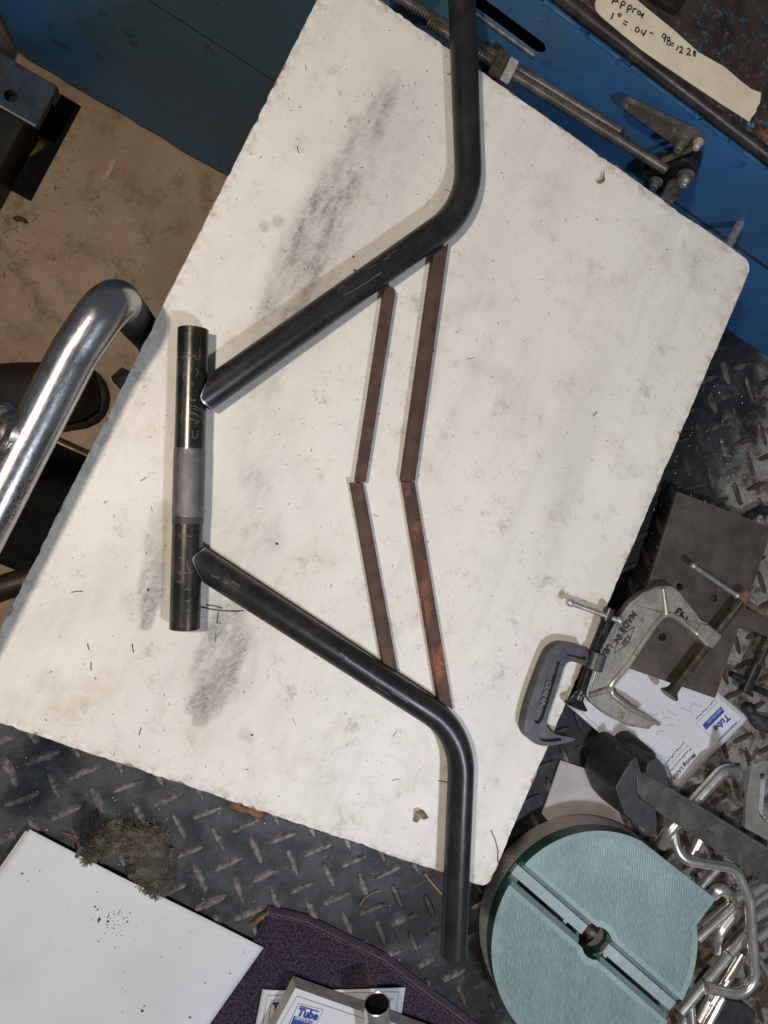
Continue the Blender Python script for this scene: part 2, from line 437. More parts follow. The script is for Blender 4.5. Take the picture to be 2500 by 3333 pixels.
# diamond plate: dark paint on the near side, worn light paint with rust on the far right
def plate_mat(name, tread):
    g = NB(name)
    sp = g.nt.nodes.new('ShaderNodeSeparateXYZ'); g.link(g.pos, sp.inputs[0])
    x = g.math('ADD', sp.outputs[0], g.math('MULTIPLY', g.math('SUBTRACT', g.noise(9, 5, 0.6), 0.5), 0.26))
    light = g.ramp(x, 0.565, 0.625)
    dark = g.mix(g.ramp(g.noise(34, 6, 0.65), 0.36, 0.64), (0.020, 0.022, 0.024), (0.064, 0.067, 0.070))
    dark = g.mix(g.ramp(g.noise(210, 4, 0.7), 0.60, 0.74), dark, (0.15, 0.155, 0.157))
    dark = g.mix(g.ramp(g.noise(60, 5, 0.6), 0.64, 0.74), dark, (0.035, 0.055, 0.055))
    if tread:
        dark = g.mix(g.ramp(g.noise(150, 5, 0.65), 0.36, 0.66), (0.095, 0.087, 0.083), (0.27, 0.24, 0.226))
        ru = g.math('MULTIPLY', g.ramp(sp.outputs[0], 0.42, 0.5), g.ramp(g.noise(45, 4), 0.58, 0.68))
        dark = g.mix(g.math('MULTIPLY', ru, 0.8), dark, (0.16, 0.07, 0.02))
        far_right = g.mix(g.ramp(g.noise(130, 5), 0.3, 0.7), (0.060, 0.036, 0.026), (0.115, 0.080, 0.060))
    else:
        far_right = g.mix(g.ramp(g.noise(30, 5, 0.6), 0.3, 0.7), (0.220, 0.224, 0.202), (0.325, 0.327, 0.297))
        far_right = g.mix(g.ramp(g.math('ADD', g.noise(40, 6, 0.72), g.math('MULTIPLY', g.ramp(sp.outputs[1], 0.15, -0.30), 0.07)), 0.47, 0.62), far_right, (0.105, 0.066, 0.043))
        far_right = g.mix(g.ramp(g.noise(260, 4, 0.7), 0.57, 0.66), far_right, (0.030, 0.026, 0.020))
    board_shade = g.math('MULTIPLY', g.ramp(sp.outputs[0], 0.30, 0.40), g.ramp(g.noise(14, 5, 0.6), 0.34, 0.52))
    dark = g.mix(g.math('MULTIPLY', board_shade, 0.75), dark, (0.012, 0.011, 0.010))  # the board's shade on the plate, painted in as near-black colour
    c = g.mix(light, dark, far_right)
    return g.set(c, g.mixf(g.noise(55, 5), 0.34 if not tread else 0.28, 0.62 if not tread else 0.48), 0.18 if not tread else 0.30, g.bump(g.noise(420, 5, 0.65), 0.22, 0.0008))
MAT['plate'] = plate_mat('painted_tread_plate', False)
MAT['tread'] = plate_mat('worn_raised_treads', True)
MAT['dark_steel'] = simple('dark_painted_steel', (0.012, 0.012, 0.013), (0.03, 0.028, 0.026), 0.5, 0.2, 50)
MAT['bronze_edge'] = simple('worn_bronze_edge', (0.12, 0.085, 0.05), (0.07, 0.05, 0.03), 0.4, 0.5, 80)
MAT['olive_pipe'] = simple('olive_pipe', (0.03, 0.026, 0.016), (0.05, 0.042, 0.025), 0.45, 0.3, 50)
MAT['leather'] = simple('brown_boot_leather', (0.012, 0.008, 0.006), (0.022, 0.014, 0.011), 0.6, 0, 60, bump=0.25, bscale=350)  # brown leather darkened by colour so the boots sink into shadow
MAT['sole'] = simple('black_rubber_sole', (0.014, 0.013, 0.013), (0.03, 0.028, 0.026), 0.7, 0, 80)
MAT['denim'] = simple('dark_trouser_cloth', (0.018, 0.019, 0.016), (0.03, 0.030, 0.026), 0.9, 0, 120, bump=0.3, bscale=900)
# printed die
def printed(name, c1, c2, ang, k=1.75):
    g = NB(name)
    c = g.mix(g.ramp(g.noise(16, 4), 0.3, 0.7), c1, c2)
    lines = g.wave(150, (0, 0, ang), 1.6)
    c = g.mix(g.math('MULTIPLY', g.ramp(g.noise(26, 5, 0.7, (1, .35, 1), (0, 0, ang)), 0.42, 0.66), 0.5), c, tuple(v * 0.72 for v in c1))
    c = g.mix(g.math('MULTIPLY', lines, g.ramp(g.noise(500, 2, 0.5, (2, .25, 1), (0, 0, ang)), 0.44, 0.66)), c, tuple(min(1, v * k + 0.05 * (k > 1.4)) for v in c2))
    c = g.mix(g.ramp(g.noise(700, 2), 0.72, 0.78), c, tuple(v * 0.35 for v in c1))
    nrm = g.bump(lines, 0.35, 0.0006, g.bump(g.noise(300, 3), 0.1, 0.0005))
    return g.set(c, g.mixf(g.noise(60, 4), 0.30, 0.45), 0.0, nrm, 0.5)
MAT['green'] = printed('green_printed_plastic', (0.165, 0.248, 0.240), (0.222, 0.312, 0.303), -0.435, 1.32)
MAT['green_shaded'] = printed('green_printed_shaded', (0.028, 0.095, 0.072), (0.042, 0.122, 0.098), 0.0, 1.1)  # shaded copy of the green plastic: walls darkened by colour
MAT['green_rim'] = printed('green_printed_perimeter', (0.175, 0.265, 0.258), (0.235, 0.330, 0.322), 0.4, 1.2)
MAT['key'] = printed('pale_printed_bottom', (0.215, 0.300, 0.296), (0.29, 0.375, 0.372), 0.35, 1.08)
MAT['taupe'] = printed('taupe_printed_plastic', (0.50, 0.45, 0.42), (0.58, 0.53, 0.50), 0.0, 1.1)
# clamps and small parts
g = NB('cast_clamp')
c = g.mix(g.ramp(g.noise(60, 5), 0.3, 0.7), (0.30, 0.275, 0.235), (0.42, 0.39, 0.335))
c = g.mix(g.ramp(g.noise(48, 5, 0.6), 0.58, 0.74), c, (0.15, 0.085, 0.035))
c = g.mix(g.ramp(g.noise(600, 3), 0.62, 0.74), c, (0.10, 0.088, 0.070))
MAT['cast'] = g.set(c, g.mixf(g.noise(90, 4), 0.34, 0.55), 0.5, g.bump(g.noise(650, 3, 0.6), 0.45, 0.0012))
MAT['cast_edge'] = simple('polished_clamp_rib', (0.46, 0.42, 0.35), (0.60, 0.56, 0.48), 0.32, 0.65, 90, layers=[(60, (0.14, 0.075, 0.03), .60, .72, None, (0, 0, 0))])
MAT['dark_clamp'] = simple('charcoal_clamp_paint', (0.040, 0.040, 0.044), (0.066, 0.065, 0.070), 0.42, 0.25, 70, bump=0.25, bscale=500, layers=[(500, (0.16, .15, .13), .70, .78, None, (0, 0, 0))])
MAT['dark_screw'] = simple('blackened_screw', (0.035, 0.035, 0.038), (0.07, 0.068, 0.068), 0.34, 0.7, 90)
MAT['steel_pin'] = simple('grey_steel_pin', (0.36, 0.355, 0.35), (0.50, 0.49, 0.48), 0.36, 0.65, 120)
MAT['brown_screw'] = simple('brown_oiled_screw', (0.105, 0.088, 0.070), (0.19, 0.158, 0.122), 0.35, 0.7, 60)
MAT['copper_rust'] = simple('copper_rusted_pin', (0.24, 0.14, 0.095), (0.36, 0.24, 0.17), 0.45, 0.6, 120)
g = NB('brown_steel_plate')
c = g.mix(g.ramp(g.noise(26, 6, 0.65), 0.32, 0.68), (0.088, 0.070, 0.058), (0.152, 0.121, 0.100))
c = g.mix(g.ramp(g.noise(90, 5, 0.6), 0.6, 0.8), c, (0.15, 0.125, 0.11))
c = g.mix(g.ramp(g.noise(500, 3, 0.6), 0.70, 0.78), c, (0.26, 0.24, 0.22))
MAT['steel_plate'] = g.set(c, g.mixf(g.noise(45, 5), 0.36, 0.6), 0.45, g.bump(g.noise(300, 4), 0.1, 0.0006))
MAT['black_plastic'] = simple('black_jaw_plastic', (0.030, 0.031, 0.034), (0.044, 0.045, 0.049), 0.5, 0, 80, bump=0.1, bscale=600)
MAT['black_pad'] = simple('black_rubber_pad', (0.014, 0.014, 0.016), (0.024, 0.024, 0.026), 0.6, 0, 80)
MAT['pale_letter'] = simple('pale_grey_letter', (0.075, 0.074, 0.076), (0.12, 0.118, 0.118), 0.4, 0.3, 300)  # paler grey for raised letters and tube scratches
MAT['shaded_letter'] = simple('shade_brown_letter', (0.075, 0.058, 0.040), (0.13, 0.105, 0.078), 0.55, 0.3, 300)  # dark brown imitates the shading that outlines raised letters
MAT['bar_steel'] = simple('grey_clamp_bar', (0.085, 0.083, 0.072), (0.140, 0.136, 0.118), 0.42, 0.35, 40, layers=[(90, (0.035, .033, .028), .62, .70, None, (0, 0, 0))])
MAT['cut_sheet'] = simple('laser_cut_sheet', (0.24, 0.225, 0.195), (0.31, 0.295, 0.26), 0.5, 0.4, 40, layers=[(300, (.07, .05, .035), .66, .74, None, (0, 0, 0))])
MAT['pale_edge'] = simple('pale_cut_edge', (0.46, 0.52, 0.54), (0.56, 0.62, 0.63), 0.4, 0.4, 60)
# paper
def paper(name, c1, c2):
    g = NB(name)
    c = g.mix(g.ramp(g.noise(14, 4), 0.35, 0.75), c1, c2)
    c = g.mix(g.math('MULTIPLY', g.ramp(g.noise(22, 5, 0.65), 0.58, 0.80), 0.35), c, (0.60, 0.57, 0.50))
    return g.set(c, 0.8, 0, g.bump(g.noise(18, 4), 0.3, 0.004), 0.3)
MAT['paper'] = paper('white_paper', (0.68, 0.69, 0.71), (0.62, 0.63, 0.65))
MAT['card'] = simple('pale_card', (0.40, 0.37, 0.36), (0.47, 0.44, 0.43), 0.7, 0, 30)
MAT['pad_side'] = simple('pad_paper_edges', (0.42, 0.40, 0.38), (0.56, 0.54, 0.51), 0.85, 0, 60, bump=0.3, bscale=900)
MAT['print_blue'] = simple('blue_print', (0.030, 0.055, 0.30), (0.045, 0.075, 0.34), 0.7, 0, 200)
MAT['print_dark'] = simple('dark_print', (0.045, 0.045, 0.075), None, 0.7)
MAT['pencil'] = simple('pencil_grey', (0.36, 0.36, 0.38), None, 0.7)
MAT['grid_ink'] = simple('pale_grid_ink', (0.56, 0.57, 0.60), None, 0.8)
# towel
g = NB('purple_terry')
c = g.mix(g.ramp(g.noise(500, 3, 0.7), 0.32, 0.66), (0.014, 0.007, 0.020), (0.060, 0.036, 0.074))
c = g.mix(g.math('MULTIPLY', g.ramp(g.noise(20, 4), 0.58, 0.72), 0.5), c, (0.085, 0.055, 0.04))
MAT['towel'] = g.set(c, 0.95, 0, g.bump(g.noise(600, 3, 0.6), 0.8, 0.003), 0.1, sheen=0.3)
MAT['pile'] = simple('purple_terry_loops', (0.030, 0.017, 0.040), (0.088, 0.058, 0.106), 0.95, 0, 300, spec=0.1)
MAT['stitch'] = simple('pink_thread', (0.20, 0.095, 0.10), (0.12, 0.055, 0.07), 0.9, 0, 500)
MAT['fuzz'] = simple('dusty_fibre', (0.090, 0.076, 0.060), (0.19, 0.165, 0.132), 0.9, 0, 90, spec=0.1)
MAT['fuzz_core'] = simple('dusty_fibre_core', (0.05, 0.042, 0.03), (0.09, 0.078, 0.055), 0.95, 0, 90)
MAT['bristle'] = simple('black_bristle', (0.012, 0.012, 0.014), (0.03, 0.03, 0.03), 0.5, 0, 200)
MAT['leaf'] = simple('dry_brown_leaf', (0.17, 0.088, 0.045), (0.27, 0.16, 0.085), 0.7, 0, 120, bump=0.3, bscale=300)
MAT['leaf_grey'] = simple('dry_grey_leaf', (0.20, 0.165, 0.115), (0.30, 0.26, 0.19), 0.75, 0, 120, bump=0.3, bscale=300)
MAT['leaf_green'] = simple('yellow_green_leaf', (0.16, 0.12, 0.02), (0.09, 0.10, 0.02), 0.6, 0, 60)
MAT['needle'] = simple('dry_needle', (0.36, 0.24, 0.12), (0.25, 0.14, 0.06), 0.7, 0, 200)
MAT['shaving'] = simple('dark_shaving', (0.035, 0.032, 0.030), (0.09, 0.08, 0.07), 0.5, 0.3, 200)
MAT['pale_chip'] = simple('pale_grit', (0.55, 0.52, 0.46), (0.40, 0.37, 0.32), 0.6, 0, 200)
MAT['chalk'] = simple('white_chalk_mark', (0.46, 0.42, 0.34), None, 0.9)

# board: off-white laminate with stains; stain shapes come from per-vertex masks of the board itself
g = NB('stained_white_laminate')
base = g.mix(g.ramp(g.noise(4.5, 5, 0.6), 0.32, 0.68), (0.705, 0.682, 0.632), (0.635, 0.610, 0.560))
och = g.math('MULTIPLY', g.ramp(g.noise(15, 6, 0.68), 0.50, 0.76), 0.46)
och = g.math('MAXIMUM', och, g.math('MULTIPLY', g.attr('ochre'), g.ramp(g.noise(80, 5, 0.7), 0.22, 0.66)))
base = g.mix(och, base, (0.50, 0.425, 0.31))
fib = g.noise(300, 6, 0.85, (1, 0.5, 1), (0, 0, 0.6))
fine = g.noise(430, 4, 0.8)
sm = g.attr('smear')
smf = g.math('MULTIPLY', sm, g.mixf(g.ramp(fib, 0.34, 0.62), 0.48, 1.0))
smf = g.math('MULTIPLY', smf, g.mixf(g.ramp(g.noise(90, 5, 0.7), 0.34, 0.62), 0.82, 1.08))
streak = g.math('MULTIPLY', g.ramp(g.noise(1.0, 6, 0.62, (34, 4.2, 1)), 0.47, 0.70), g.mixf(g.ramp(fib, 0.38, 0.64), 0.07, 0.26))
smf_ = smf
blot = g.math('MULTIPLY', g.ramp(g.noise(30, 5, 0.7), 0.55, 0.68), g.mixf(g.ramp(g.noise(190, 5, 0.85), 0.44, 0.60), 0.12, 0.62))
mott = g.math('MULTIPLY', g.ramp(g.noise(60, 6, 0.8), 0.46, 0.66), g.mixf(g.ramp(fine, 0.46, 0.60), 0.03, 0.42))
zone = g.mixf(g.ramp(g.noise(5.5, 3, 0.5), 0.38, 0.62), 0.48, 1.10)
smf = g.math('MAXIMUM', g.math('MULTIPLY', g.math('MAXIMUM', blot, mott), zone), g.math('MAXIMUM', streak, smf_))
base = g.mix(g.math('MINIMUM', smf, 0.92), base, (0.205, 0.197, 0.185))
speck = g.math('MULTIPLY', g.ramp(g.noise(460, 3, 0.7), 0.62, 0.70), g.ramp(g.noise(30, 4, 0.6), 0.38, 0.62))
base = g.mix(g.math('MULTIPLY', speck, 0.60), base, (0.16, 0.15, 0.135))
for rot_, st_ in ((0.42, (1, 12, 1)), (1.1, (1, 9, 1)), (-0.7, (1, 10, 1))):
    scr = g.math('MULTIPLY', g.ramp(g.noise(170, 2, 0.5, st_, (0, 0, rot_)), 0.685, 0.735), g.ramp(g.noise(18, 3), 0.44, 0.60))
    base = g.mix(g.math('MULTIPLY', scr, 0.38), base, (0.31, 0.29, 0.26))
scr2 = g.math('MULTIPLY', g.ramp(g.noise(190, 2, 0.5, (10, 1, 1), (0, 0, 0.9)), 0.67, 0.725), sm)
base = g.mix(g.math('MULTIPLY', scr2, 0.8), base, (0.72, 0.71, 0.68))
chip = g.ramp(g.math('SUBTRACT', g.attr('edge'), g.math('MULTIPLY', g.ramp(g.noise(42, 5, 0.7), 0.52, 0.80), 0.0058)), 0.0004, -0.0004)
base = g.mix(chip, base, (0.30, 0.185, 0.12))
grime_e = g.math('MULTIPLY', g.ramp(g.attr('edge'), 0.012, 0.0), g.ramp(g.noise(120, 5, 0.7), 0.4, 0.65))
base = g.mix(g.math('MULTIPLY', grime_e, 0.45), base, (0.26, 0.23, 0.19))
nrm = g.bump(g.noise(140, 5, 0.65), 0.12, 0.0008, g.bump(g.noise(6, 3), 0.25, 0.004))
MAT['board'] = g.set(base, g.mixf(g.noise(40, 5), 0.36, 0.58), 0, nrm, 0.35)
MAT['board_core'] = simple('brown_fibre_core', (0.22, 0.135, 0.085), (0.12, 0.075, 0.05), 0.85, 0, 160, bump=0.4)
#INSERT
def px_len(px, py, z, n):
    return ((on(px + 5, py, z) - on(px - 5, py, z)).length / 10) * n
def text_px(name, s, mat, parent, p0, p1, z, size_px, shear=0.0, bold=0.0, extrude=0.0, squeeze=1.0, flip=False):
    a = on(*p0, z); b = on(*p1, z); x = b - a
    y = Vector((-x.y, x.x, 0))
    return text_part(name, s, mat, parent, a, x, y, px_len(p0[0], p0[1], z, size_px), shear=shear, bold=bold, extrude=extrude, squeeze=squeeze)
def ink_px(name, strokes, mat, parent, z, width_px):
    paths = [[on(x, y, z) for x, y in st] for st in strokes]
    w = px_len(strokes[0][0][0], strokes[0][0][1], z, width_px)
    v, f = ribbon(paths, w)
    return mesh_obj(name, v, f, mat, parent)

# ================================================================== setting
floor = mesh_obj('floor', [(-4, -4, ZF), (4, -4, ZF), (4, 4, ZF), (-4, 4, ZF)], [(0, 1, 2, 3)], MAT['floor'])
floor['kind'] = 'structure'

# ------------------------------------------------------------------ blue machine
mach = thing('machine', 'blue painted steel machine with rusty top and threaded rods on its face', 'machine', (0.1, YM, ZF))
face3 = lambda u, v, w: Vector((u, w, v))
XL, XR = -0.512, 1.1
def rounded(x0, x1, z0, z1, n=6):
    r = (z1 - z0) / 2; zc = (z0 + z1) / 2; out = []
    for k in range(n + 1):
        t = -math.pi / 2 + math.pi * k / n; out.append((x1 - r + r * math.cos(t), zc + r * math.sin(t)))
    for k in range(n + 1):
        t = math.pi / 2 + math.pi * k / n; out.append((x0 + r + r * math.cos(t), zc + r * math.sin(t)))
    return out
def circ(cx, cy, r, n=14): return [(cx + r * math.cos(2 * math.pi * k / n), cy + r * math.sin(2 * math.pi * k / n)) for k in range(n)]
bottom = [(XL + (XR - XL) * k / 90, ZF + 0.012 + 0.010 * mnoise.noise(Vector((k * 0.31, 3, 1))) + 0.006 * mnoise.noise(Vector((k * 1.7, 8, 1)))) for k in range(91)]
outline = bottom + [(XR, ZT - 0.004), (XL, ZT - 0.004)]
s_top = onface(1647, 68).z + 0.005; s_bot = onface(1647, 106).z
hole = onface(2326, 418)
v, f = slab([outline, rounded(-0.16, onface(1779, 163).x, s_bot, s_top), circ(hole.x, hole.z, 0.0032)], YM, YM + 0.0025, face3)
mesh_obj('front_panel', v, f, MAT['blue'], mach)
v, f = box((XL + 0.007, YM + 0.10, ZF + 0.02), (XR, 1.1, ZT - 0.012)); mesh_obj('cabinet', v, f, MAT['grime'], mach)  # painted near-black for the darkness inside the slot
v, f = box((XL, YM + 0.0085, ZF + 0.02), (XL + 0.006, 1.1, ZT - 0.012)); mesh_obj('side_panel', v, f, MAT['blue'], mach)
# slot lower lip
path = [Vector((x, YM - 0.0002, s_bot - 0.0022)) for x in np.linspace(-0.155, onface(1779, 163).x - 0.006, 12)]
v, f = sweep(path, 0.0020, 10); mesh_obj('slot_lip', v, f, MAT['slot_lip'], mach, smooth=True)
# top plate and rounded lip
top_edge = [(XL + (XR - XL) * k / 160, YM - 0.001 + 0.0008 * mnoise.noise(Vector((k * 0.6, 1, 2)))) for k in range(161)]
v, f = slab([top_edge + [(XR, 1.1), (XL, 1.1)]], ZT, ZT + 0.010, flatz); mesh_obj('top_plate', v, f, MAT['rust_top'], mach)
ZTT = ZT + 0.010
path = [Vector((x, YM - 0.0005 + 0.0006 * mnoise.noise(Vector((x * 40, 0, 0))), ZT + 0.0045)) for x in np.linspace(XL, XR, 120)]
v, f = sweep(path, [0.0062 + 0.0007 * mnoise.noise(Vector((i * 0.7, 5, 0))) for i in range(120)], 12); mesh_obj('edge_lip', v, f, MAT['lip'], mach, smooth=True)
V, F = [], []
x = XL + 0.3
while x < XR:
    L = random.uniform(0.03, 0.10); h = random.uniform(0.0012, 0.0026)
    b = box((x, YM - 0.0014, ZT - 0.0058 - h), (min(x + L, XR), YM + 0.001, ZT - 0.0050)); V, F = join((V, F), b)
    x += L + random.uniform(0.001, 0.012)
mesh_obj('worn_highlight_edge', V, F, MAT['blue_edge'], mach)
# seams with grime
v, f = box((0.27, YM - 0.0006, -0.0728), (XR, YM + 0.001, -0.0690)); mesh_obj('seam', v, f, MAT['seam_blue'], mach)
v, f = box((XL + 0.01, YM - 0.0003, -0.2846), (0.02, YM + 0.001, -0.2820)); mesh_obj('seam', v, f, MAT['seam_blue'], mach)
# threaded rods and nuts
YR1, YR2 = YM - 0.020, YM - 0.010
a, b = onface(1395, 70, YR1), onface(2168, 552, YR1); zr = (a.z + b.z) / 2
v, f = screw((a.x - 0.0, YR1, a.z), (b.x, YR1, b.z), 0.0052, 0.0027, 0.0013, 16, 6); r1 = mesh_obj('threaded_rod', v, f, MAT['thread'], mach, smooth=True, angle=60)
a2, b2 = onface(1250, -38, YR2), onface(2018, 428, YR2)
v, f = screw(a2, b2, 0.0049, 0.0027, 0.0013, 16, 6); r2 = mesh_obj('threaded_rod', v, f, MAT['thread'], mach, smooth=True, angle=60)
d = (b - a).normalized()
n1 = onface(1628, 205, YR1); t1 = (n1.x - a.x) / d.x
v, f = lathe([(0, .0105), (.001, .0118), (.010, .0118), (.011, .0105)], a + d * (t1 - 0.006), d, 6); mesh_obj('nut', v, f, MAT['dark_nut'], mach)
v, f = lathe([(0, .0098), (.001, .0110), (.0080, .0110), (.009, .0098)], a + d * (t1 + 0.0060), d, 6); mesh_obj('nut', v, f, MAT['bright_nut'], mach)
v, f = box((n1.x - 0.010, YR1 - 0.004, n1.z - 0.022), (n1.x - 0.002, YM, n1.z - 0.006)); mesh_obj('rod_bracket', v, f, MAT['grime'], mach, bevel=0.001)
# lever plate
YL = YM - 0.012
lev = zoom([(400, 130), (420, 100), (460, 88), (1230, 450), (1285, 505), (1290, 545), (1245, 575), (1130, 640), (1060, 632), (1000, 590), (430, 185)], 1900, 300, 3.318)
loops = [[(onface(x, y, YL).x, onface(x, y, YL).z) for x, y in lev]]
for hx, hy, hr in ((466, 152, 30), (985, 412, 30)):
    c = onface(*zoom([(hx, hy)], 1900, 300, 3.318)[0], YL); loops.append(circ(c.x, c.z, 0.0026))
v, f = slab(loops, YL, YL + 0.004, face3); lever = mesh_obj('lever', v, f, MAT['lever'], mach, bevel=0.0004)
def bolt(px, py, r, h, mat, parent, name='bolt', y0=None, n=16):
    c = onface(px, py, YL if y0 is None else y0)
    v, f = lathe([(0, r * 1.5), (h * .25, r * 1.5), (h * .26, r), (h * .9, r), (h, r * .82)], c, (0, -1, 0), n)
    return mesh_obj(name, v, f, mat, parent, smooth=True)
bolt(*zoom([(1070, 510)], 1900, 300, 3.318)[0], 0.0042, 0.012, MAT['lever'], lever)
bolt(*zoom([(1245, 530)], 1900, 300, 3.318)[0], 0.0030, 0.008, MAT['bright_nut'], lever)
lk = [onface(*p, YL - 0.005) for p in zoom([(1240, 575), (1060, 660), (860, 735)], 1900, 300, 3.318)]
v, f = sweep(lk, [0.0022, 0.0022, 0.0030], 8); mesh_obj('link', v, f, MAT['lever'], mach, smooth=True)
for hx, hy in ((466, 152), (985, 412)):
    c = onface(*zoom([(hx, hy)], 1900, 300, 3.318)[0], YL); v, f = lathe([(0, .0001), (.0001, .0024), (.001, .0024)], c + Vector((0, .002, -.0008)), (0, 1, 0), 12); mesh_obj('hole_glint', v, f, MAT['bright_nut'], lever)  # bright disc added behind each hole to imitate its crescent glint
# clevis casting under the rods
cas = zoom([(590, 930), (700, 860), (820, 850), (1000, 770), (1130, 790), (1185, 870), (1180, 980), (1085, 1020), (1060, 1085), (950, 1195), (800, 1160)], 1900, 300, 3.318)
YC = YM - 0.022
v, f = slab([[(onface(x, y, YC).x, onface(x, y, YC).z) for x, y in cas]], YC + 0.004, YM, face3); mesh_obj('clevis_block', v, f, MAT['grime'], mach, bevel=0.002)
cas2 = zoom([(905, 985), (1010, 955), (1080, 1010), (1065, 1075), (955, 1190), (850, 1160), (830, 1120)], 1900, 300, 3.318)
v, f = slab([[(onface(x, y, YC).x, onface(x, y, YC).z) for x, y in cas2]], YC - 0.004, YC + 0.004, face3); mesh_obj('clevis_plate', v, f, MAT['casting'], mach, bevel=0.001)
bolt(*zoom([(1108, 890)], 1900, 300, 3.318)[0], 0.0052, 0.014, MAT['casting'], mach, 'pivot_bolt', YC)
bolt(*zoom([(1095, 955)], 1900, 300, 3.318)[0], 0.0030, 0.006, MAT['steel_pin'], mach, 'bolt', YC - 0.014)
bolt(*zoom([(785, 960)], 1900, 300, 3.318)[0], 0.0042, 0.008, MAT['casting'], mach, 'bolt', YC)
# pin
pa = onface(2408, 728, YM); pb = onface(2366, 806, YM - 0.035)
v, f = sweep([pa, pb], 0.0046, 14); mesh_obj('pin', v, f, MAT['steel_pin'], mach, smooth=True)
# steel block on the machine top
px_slab('stop_block', [zoom([(700, -150), (905, -12), (1078, 95), (1150, -20), (1000, -200)], 1600, 0, 1.8433)], ZTT, ZTT + 0.007, MAT['lip'], mach, bevel=0.001, z_ref=ZTT)
# base angle and floor beam on the left
hx = on(35, 311, -0.52)
v, f = slab([[(-0.75, 0.362), (-0.420, 0.362), (-0.420, 0.428), (-0.75, 0.428)], circ(hx.x, hx.y, 0.0085)], -0.532, -0.520, flatz)
angle_foot = mesh_obj('base_flange', v, f, MAT['flange'], mach, bevel=0.001)
v, f = box((-0.75, 0.3608, -0.5225), (-0.421, 0.3622, -0.5185)); mesh_obj('flange_edge', v, f, MAT['pale_chip'], angle_foot)
v, f = box((-0.75, 0.428, -0.532), (-0.514, 0.440, -0.30)); mesh_obj('base_upright', v, f, MAT['lip'], mach, bevel=0.001)
v, f = box((-0.75, -0.2, ZF), (-0.443, 0.430, -0.5385)); mesh_obj('floor_beam', v, f, MAT['dark_steel'], mach, bevel=0.002)
v, f = box((-0.4428, 0.285, ZF), (-0.4130, 0.452, ZF + 0.003)); mesh_obj('floor_shadow_slab', v, f, MAT['shade_black'], mach)  # thin near-black slab standing in for the bracket's shadow on the floor

# masking tape with handwriting
tape_px = zoom([(640, -40), (622, 20), (628, 62), (655, 92), (672, 108), (900, 300), (1130, 455), (1380, 622), (1548, 728), (1560, 705), (1588, 672), (1590, 650), (1610, 618), (1618, 556), (1560, 535), (1500, 490), (1400, 402), (1240, 312), (1100, 185), (960, 72), (880, 5), (820, -45)], 1600, 0, 1.8433)
tp = px_slab('tape_strip', [tape_px], ZTT + 0.0002, ZTT + 0.0008, MAT['tape'])
tag(tp, 'cream masking tape strip with handwritten numbers stuck on rusty machine top', 'tape')
Z3 = lambda st: [zoom(s, 1600, 0, 1.8433) for s in st]
hand = Z3([
    [(722, 22), (732, -6), (752, -8), (762, 18)], [(728, 8), (756, 6)],
    [(772, 52), (782, 8)], [(780, 14), (796, 6), (804, 18), (794, 32), (778, 30)],
    [(812, 76), (822, 32)], [(820, 38), (836, 30), (844, 42), (834, 56), (818, 54)],
    [(846, 76), (852, 54), (864, 50), (872, 58)],
    [(886, 64), (876, 74), (880, 88), (892, 86), (896, 72), (886, 64)],
    [(888, 82), (898, 92), (914, 80)], [(914, 80), (900, 108)],
    [(733, 76), (718, 116)],
    [(768, 80), (758, 88), (762, 98), (774, 96), (778, 86), (768, 80)],
    [(795, 124), (818, 136)], [(789, 140), (812, 152)],
    [(836, 176), (840, 178)],
    [(870, 162), (862, 186), (876, 194), (888, 182), (882, 166), (870, 162)],
    [(904, 178), (898, 198), (914, 204)], [(930, 180), (908, 216)],
    [(955, 190), (951, 202)], [(966, 194), (962, 206)],
    [(1046, 206), (1030, 204), (1024, 222), (1036, 232), (1048, 218), (1046, 206)], [(1046, 214), (1036, 252)],
    [(1068, 222), (1056, 226), (1054, 240), (1068, 246), (1076, 258), (1066, 272), (1052, 264), (1058, 248), (1072, 238), (1068, 222)],
    [(1080, 256), (1096, 262)], [(1076, 270), (1092, 276)],
    [(1122, 274), (1110, 304)],
    [(1130, 286), (1142, 278), (1150, 288), (1138, 306), (1124, 314), (1150, 318)],
    [(1160, 306), (1163, 309)],
    [(1174, 296), (1186, 290), (1194, 300), (1182, 318), (1168, 326), (1196, 330)],
    [(1222, 306), (1210, 310), (1214, 320), (1226, 326), (1222, 338), (1210, 334), (1216, 320), (1228, 312), (1222, 306)],
])
ink_px('handwriting', hand, MAT['ink'], tp, ZTT + 0.0012, 4.2)

# ------------------------------------------------------------------ work table with tread plate
table = thing('work_table', 'dark worn diamond tread plate work table under the white board', 'table', (0.4, -0.2, ZF))
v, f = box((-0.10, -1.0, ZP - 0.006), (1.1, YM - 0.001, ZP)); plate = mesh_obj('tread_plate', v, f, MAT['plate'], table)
board_px = [to_px((x, y, 0)) for x, y in ((-0.084, -0.211), (0.3605, -0.211), (0.3605, 0.408), (-0.084, 0.408))]
def inside(p, poly):
    r = False; n = len(poly)
    for i in range(n):
        (x0, y0), (x1, y1) = poly[i], poly[(i + 1) % n]
        if (y0 > p[1]) != (y1 > p[1]) and p[0] < (x1 - x0) * (p[1] - y0) / (y1 - y0) + x0: r = not r
    return r
TL, TW, THT = 0.0345, 0.0086, 0.0026
def tread_geo():
    o = [(-.5, 0), (-.44, -.30), (-.18, -.50), (.18, -.50), (.44, -.30), (.5, 0), (.44, .30), (.18, .50), (-.18, .50), (-.44, .30)]
    V = [(x * TL, y * TW, 0) for x, y in o] + [(x * TL * .90, y * TW * .50, THT) for x, y in o]
    n = 10; F = [tuple(range(n, 2 * n))] + [(i, (i + 1) % n, n + (i + 1) % n, n + i) for i in range(n)]
    return V, F
tv, tf = tread_geo()
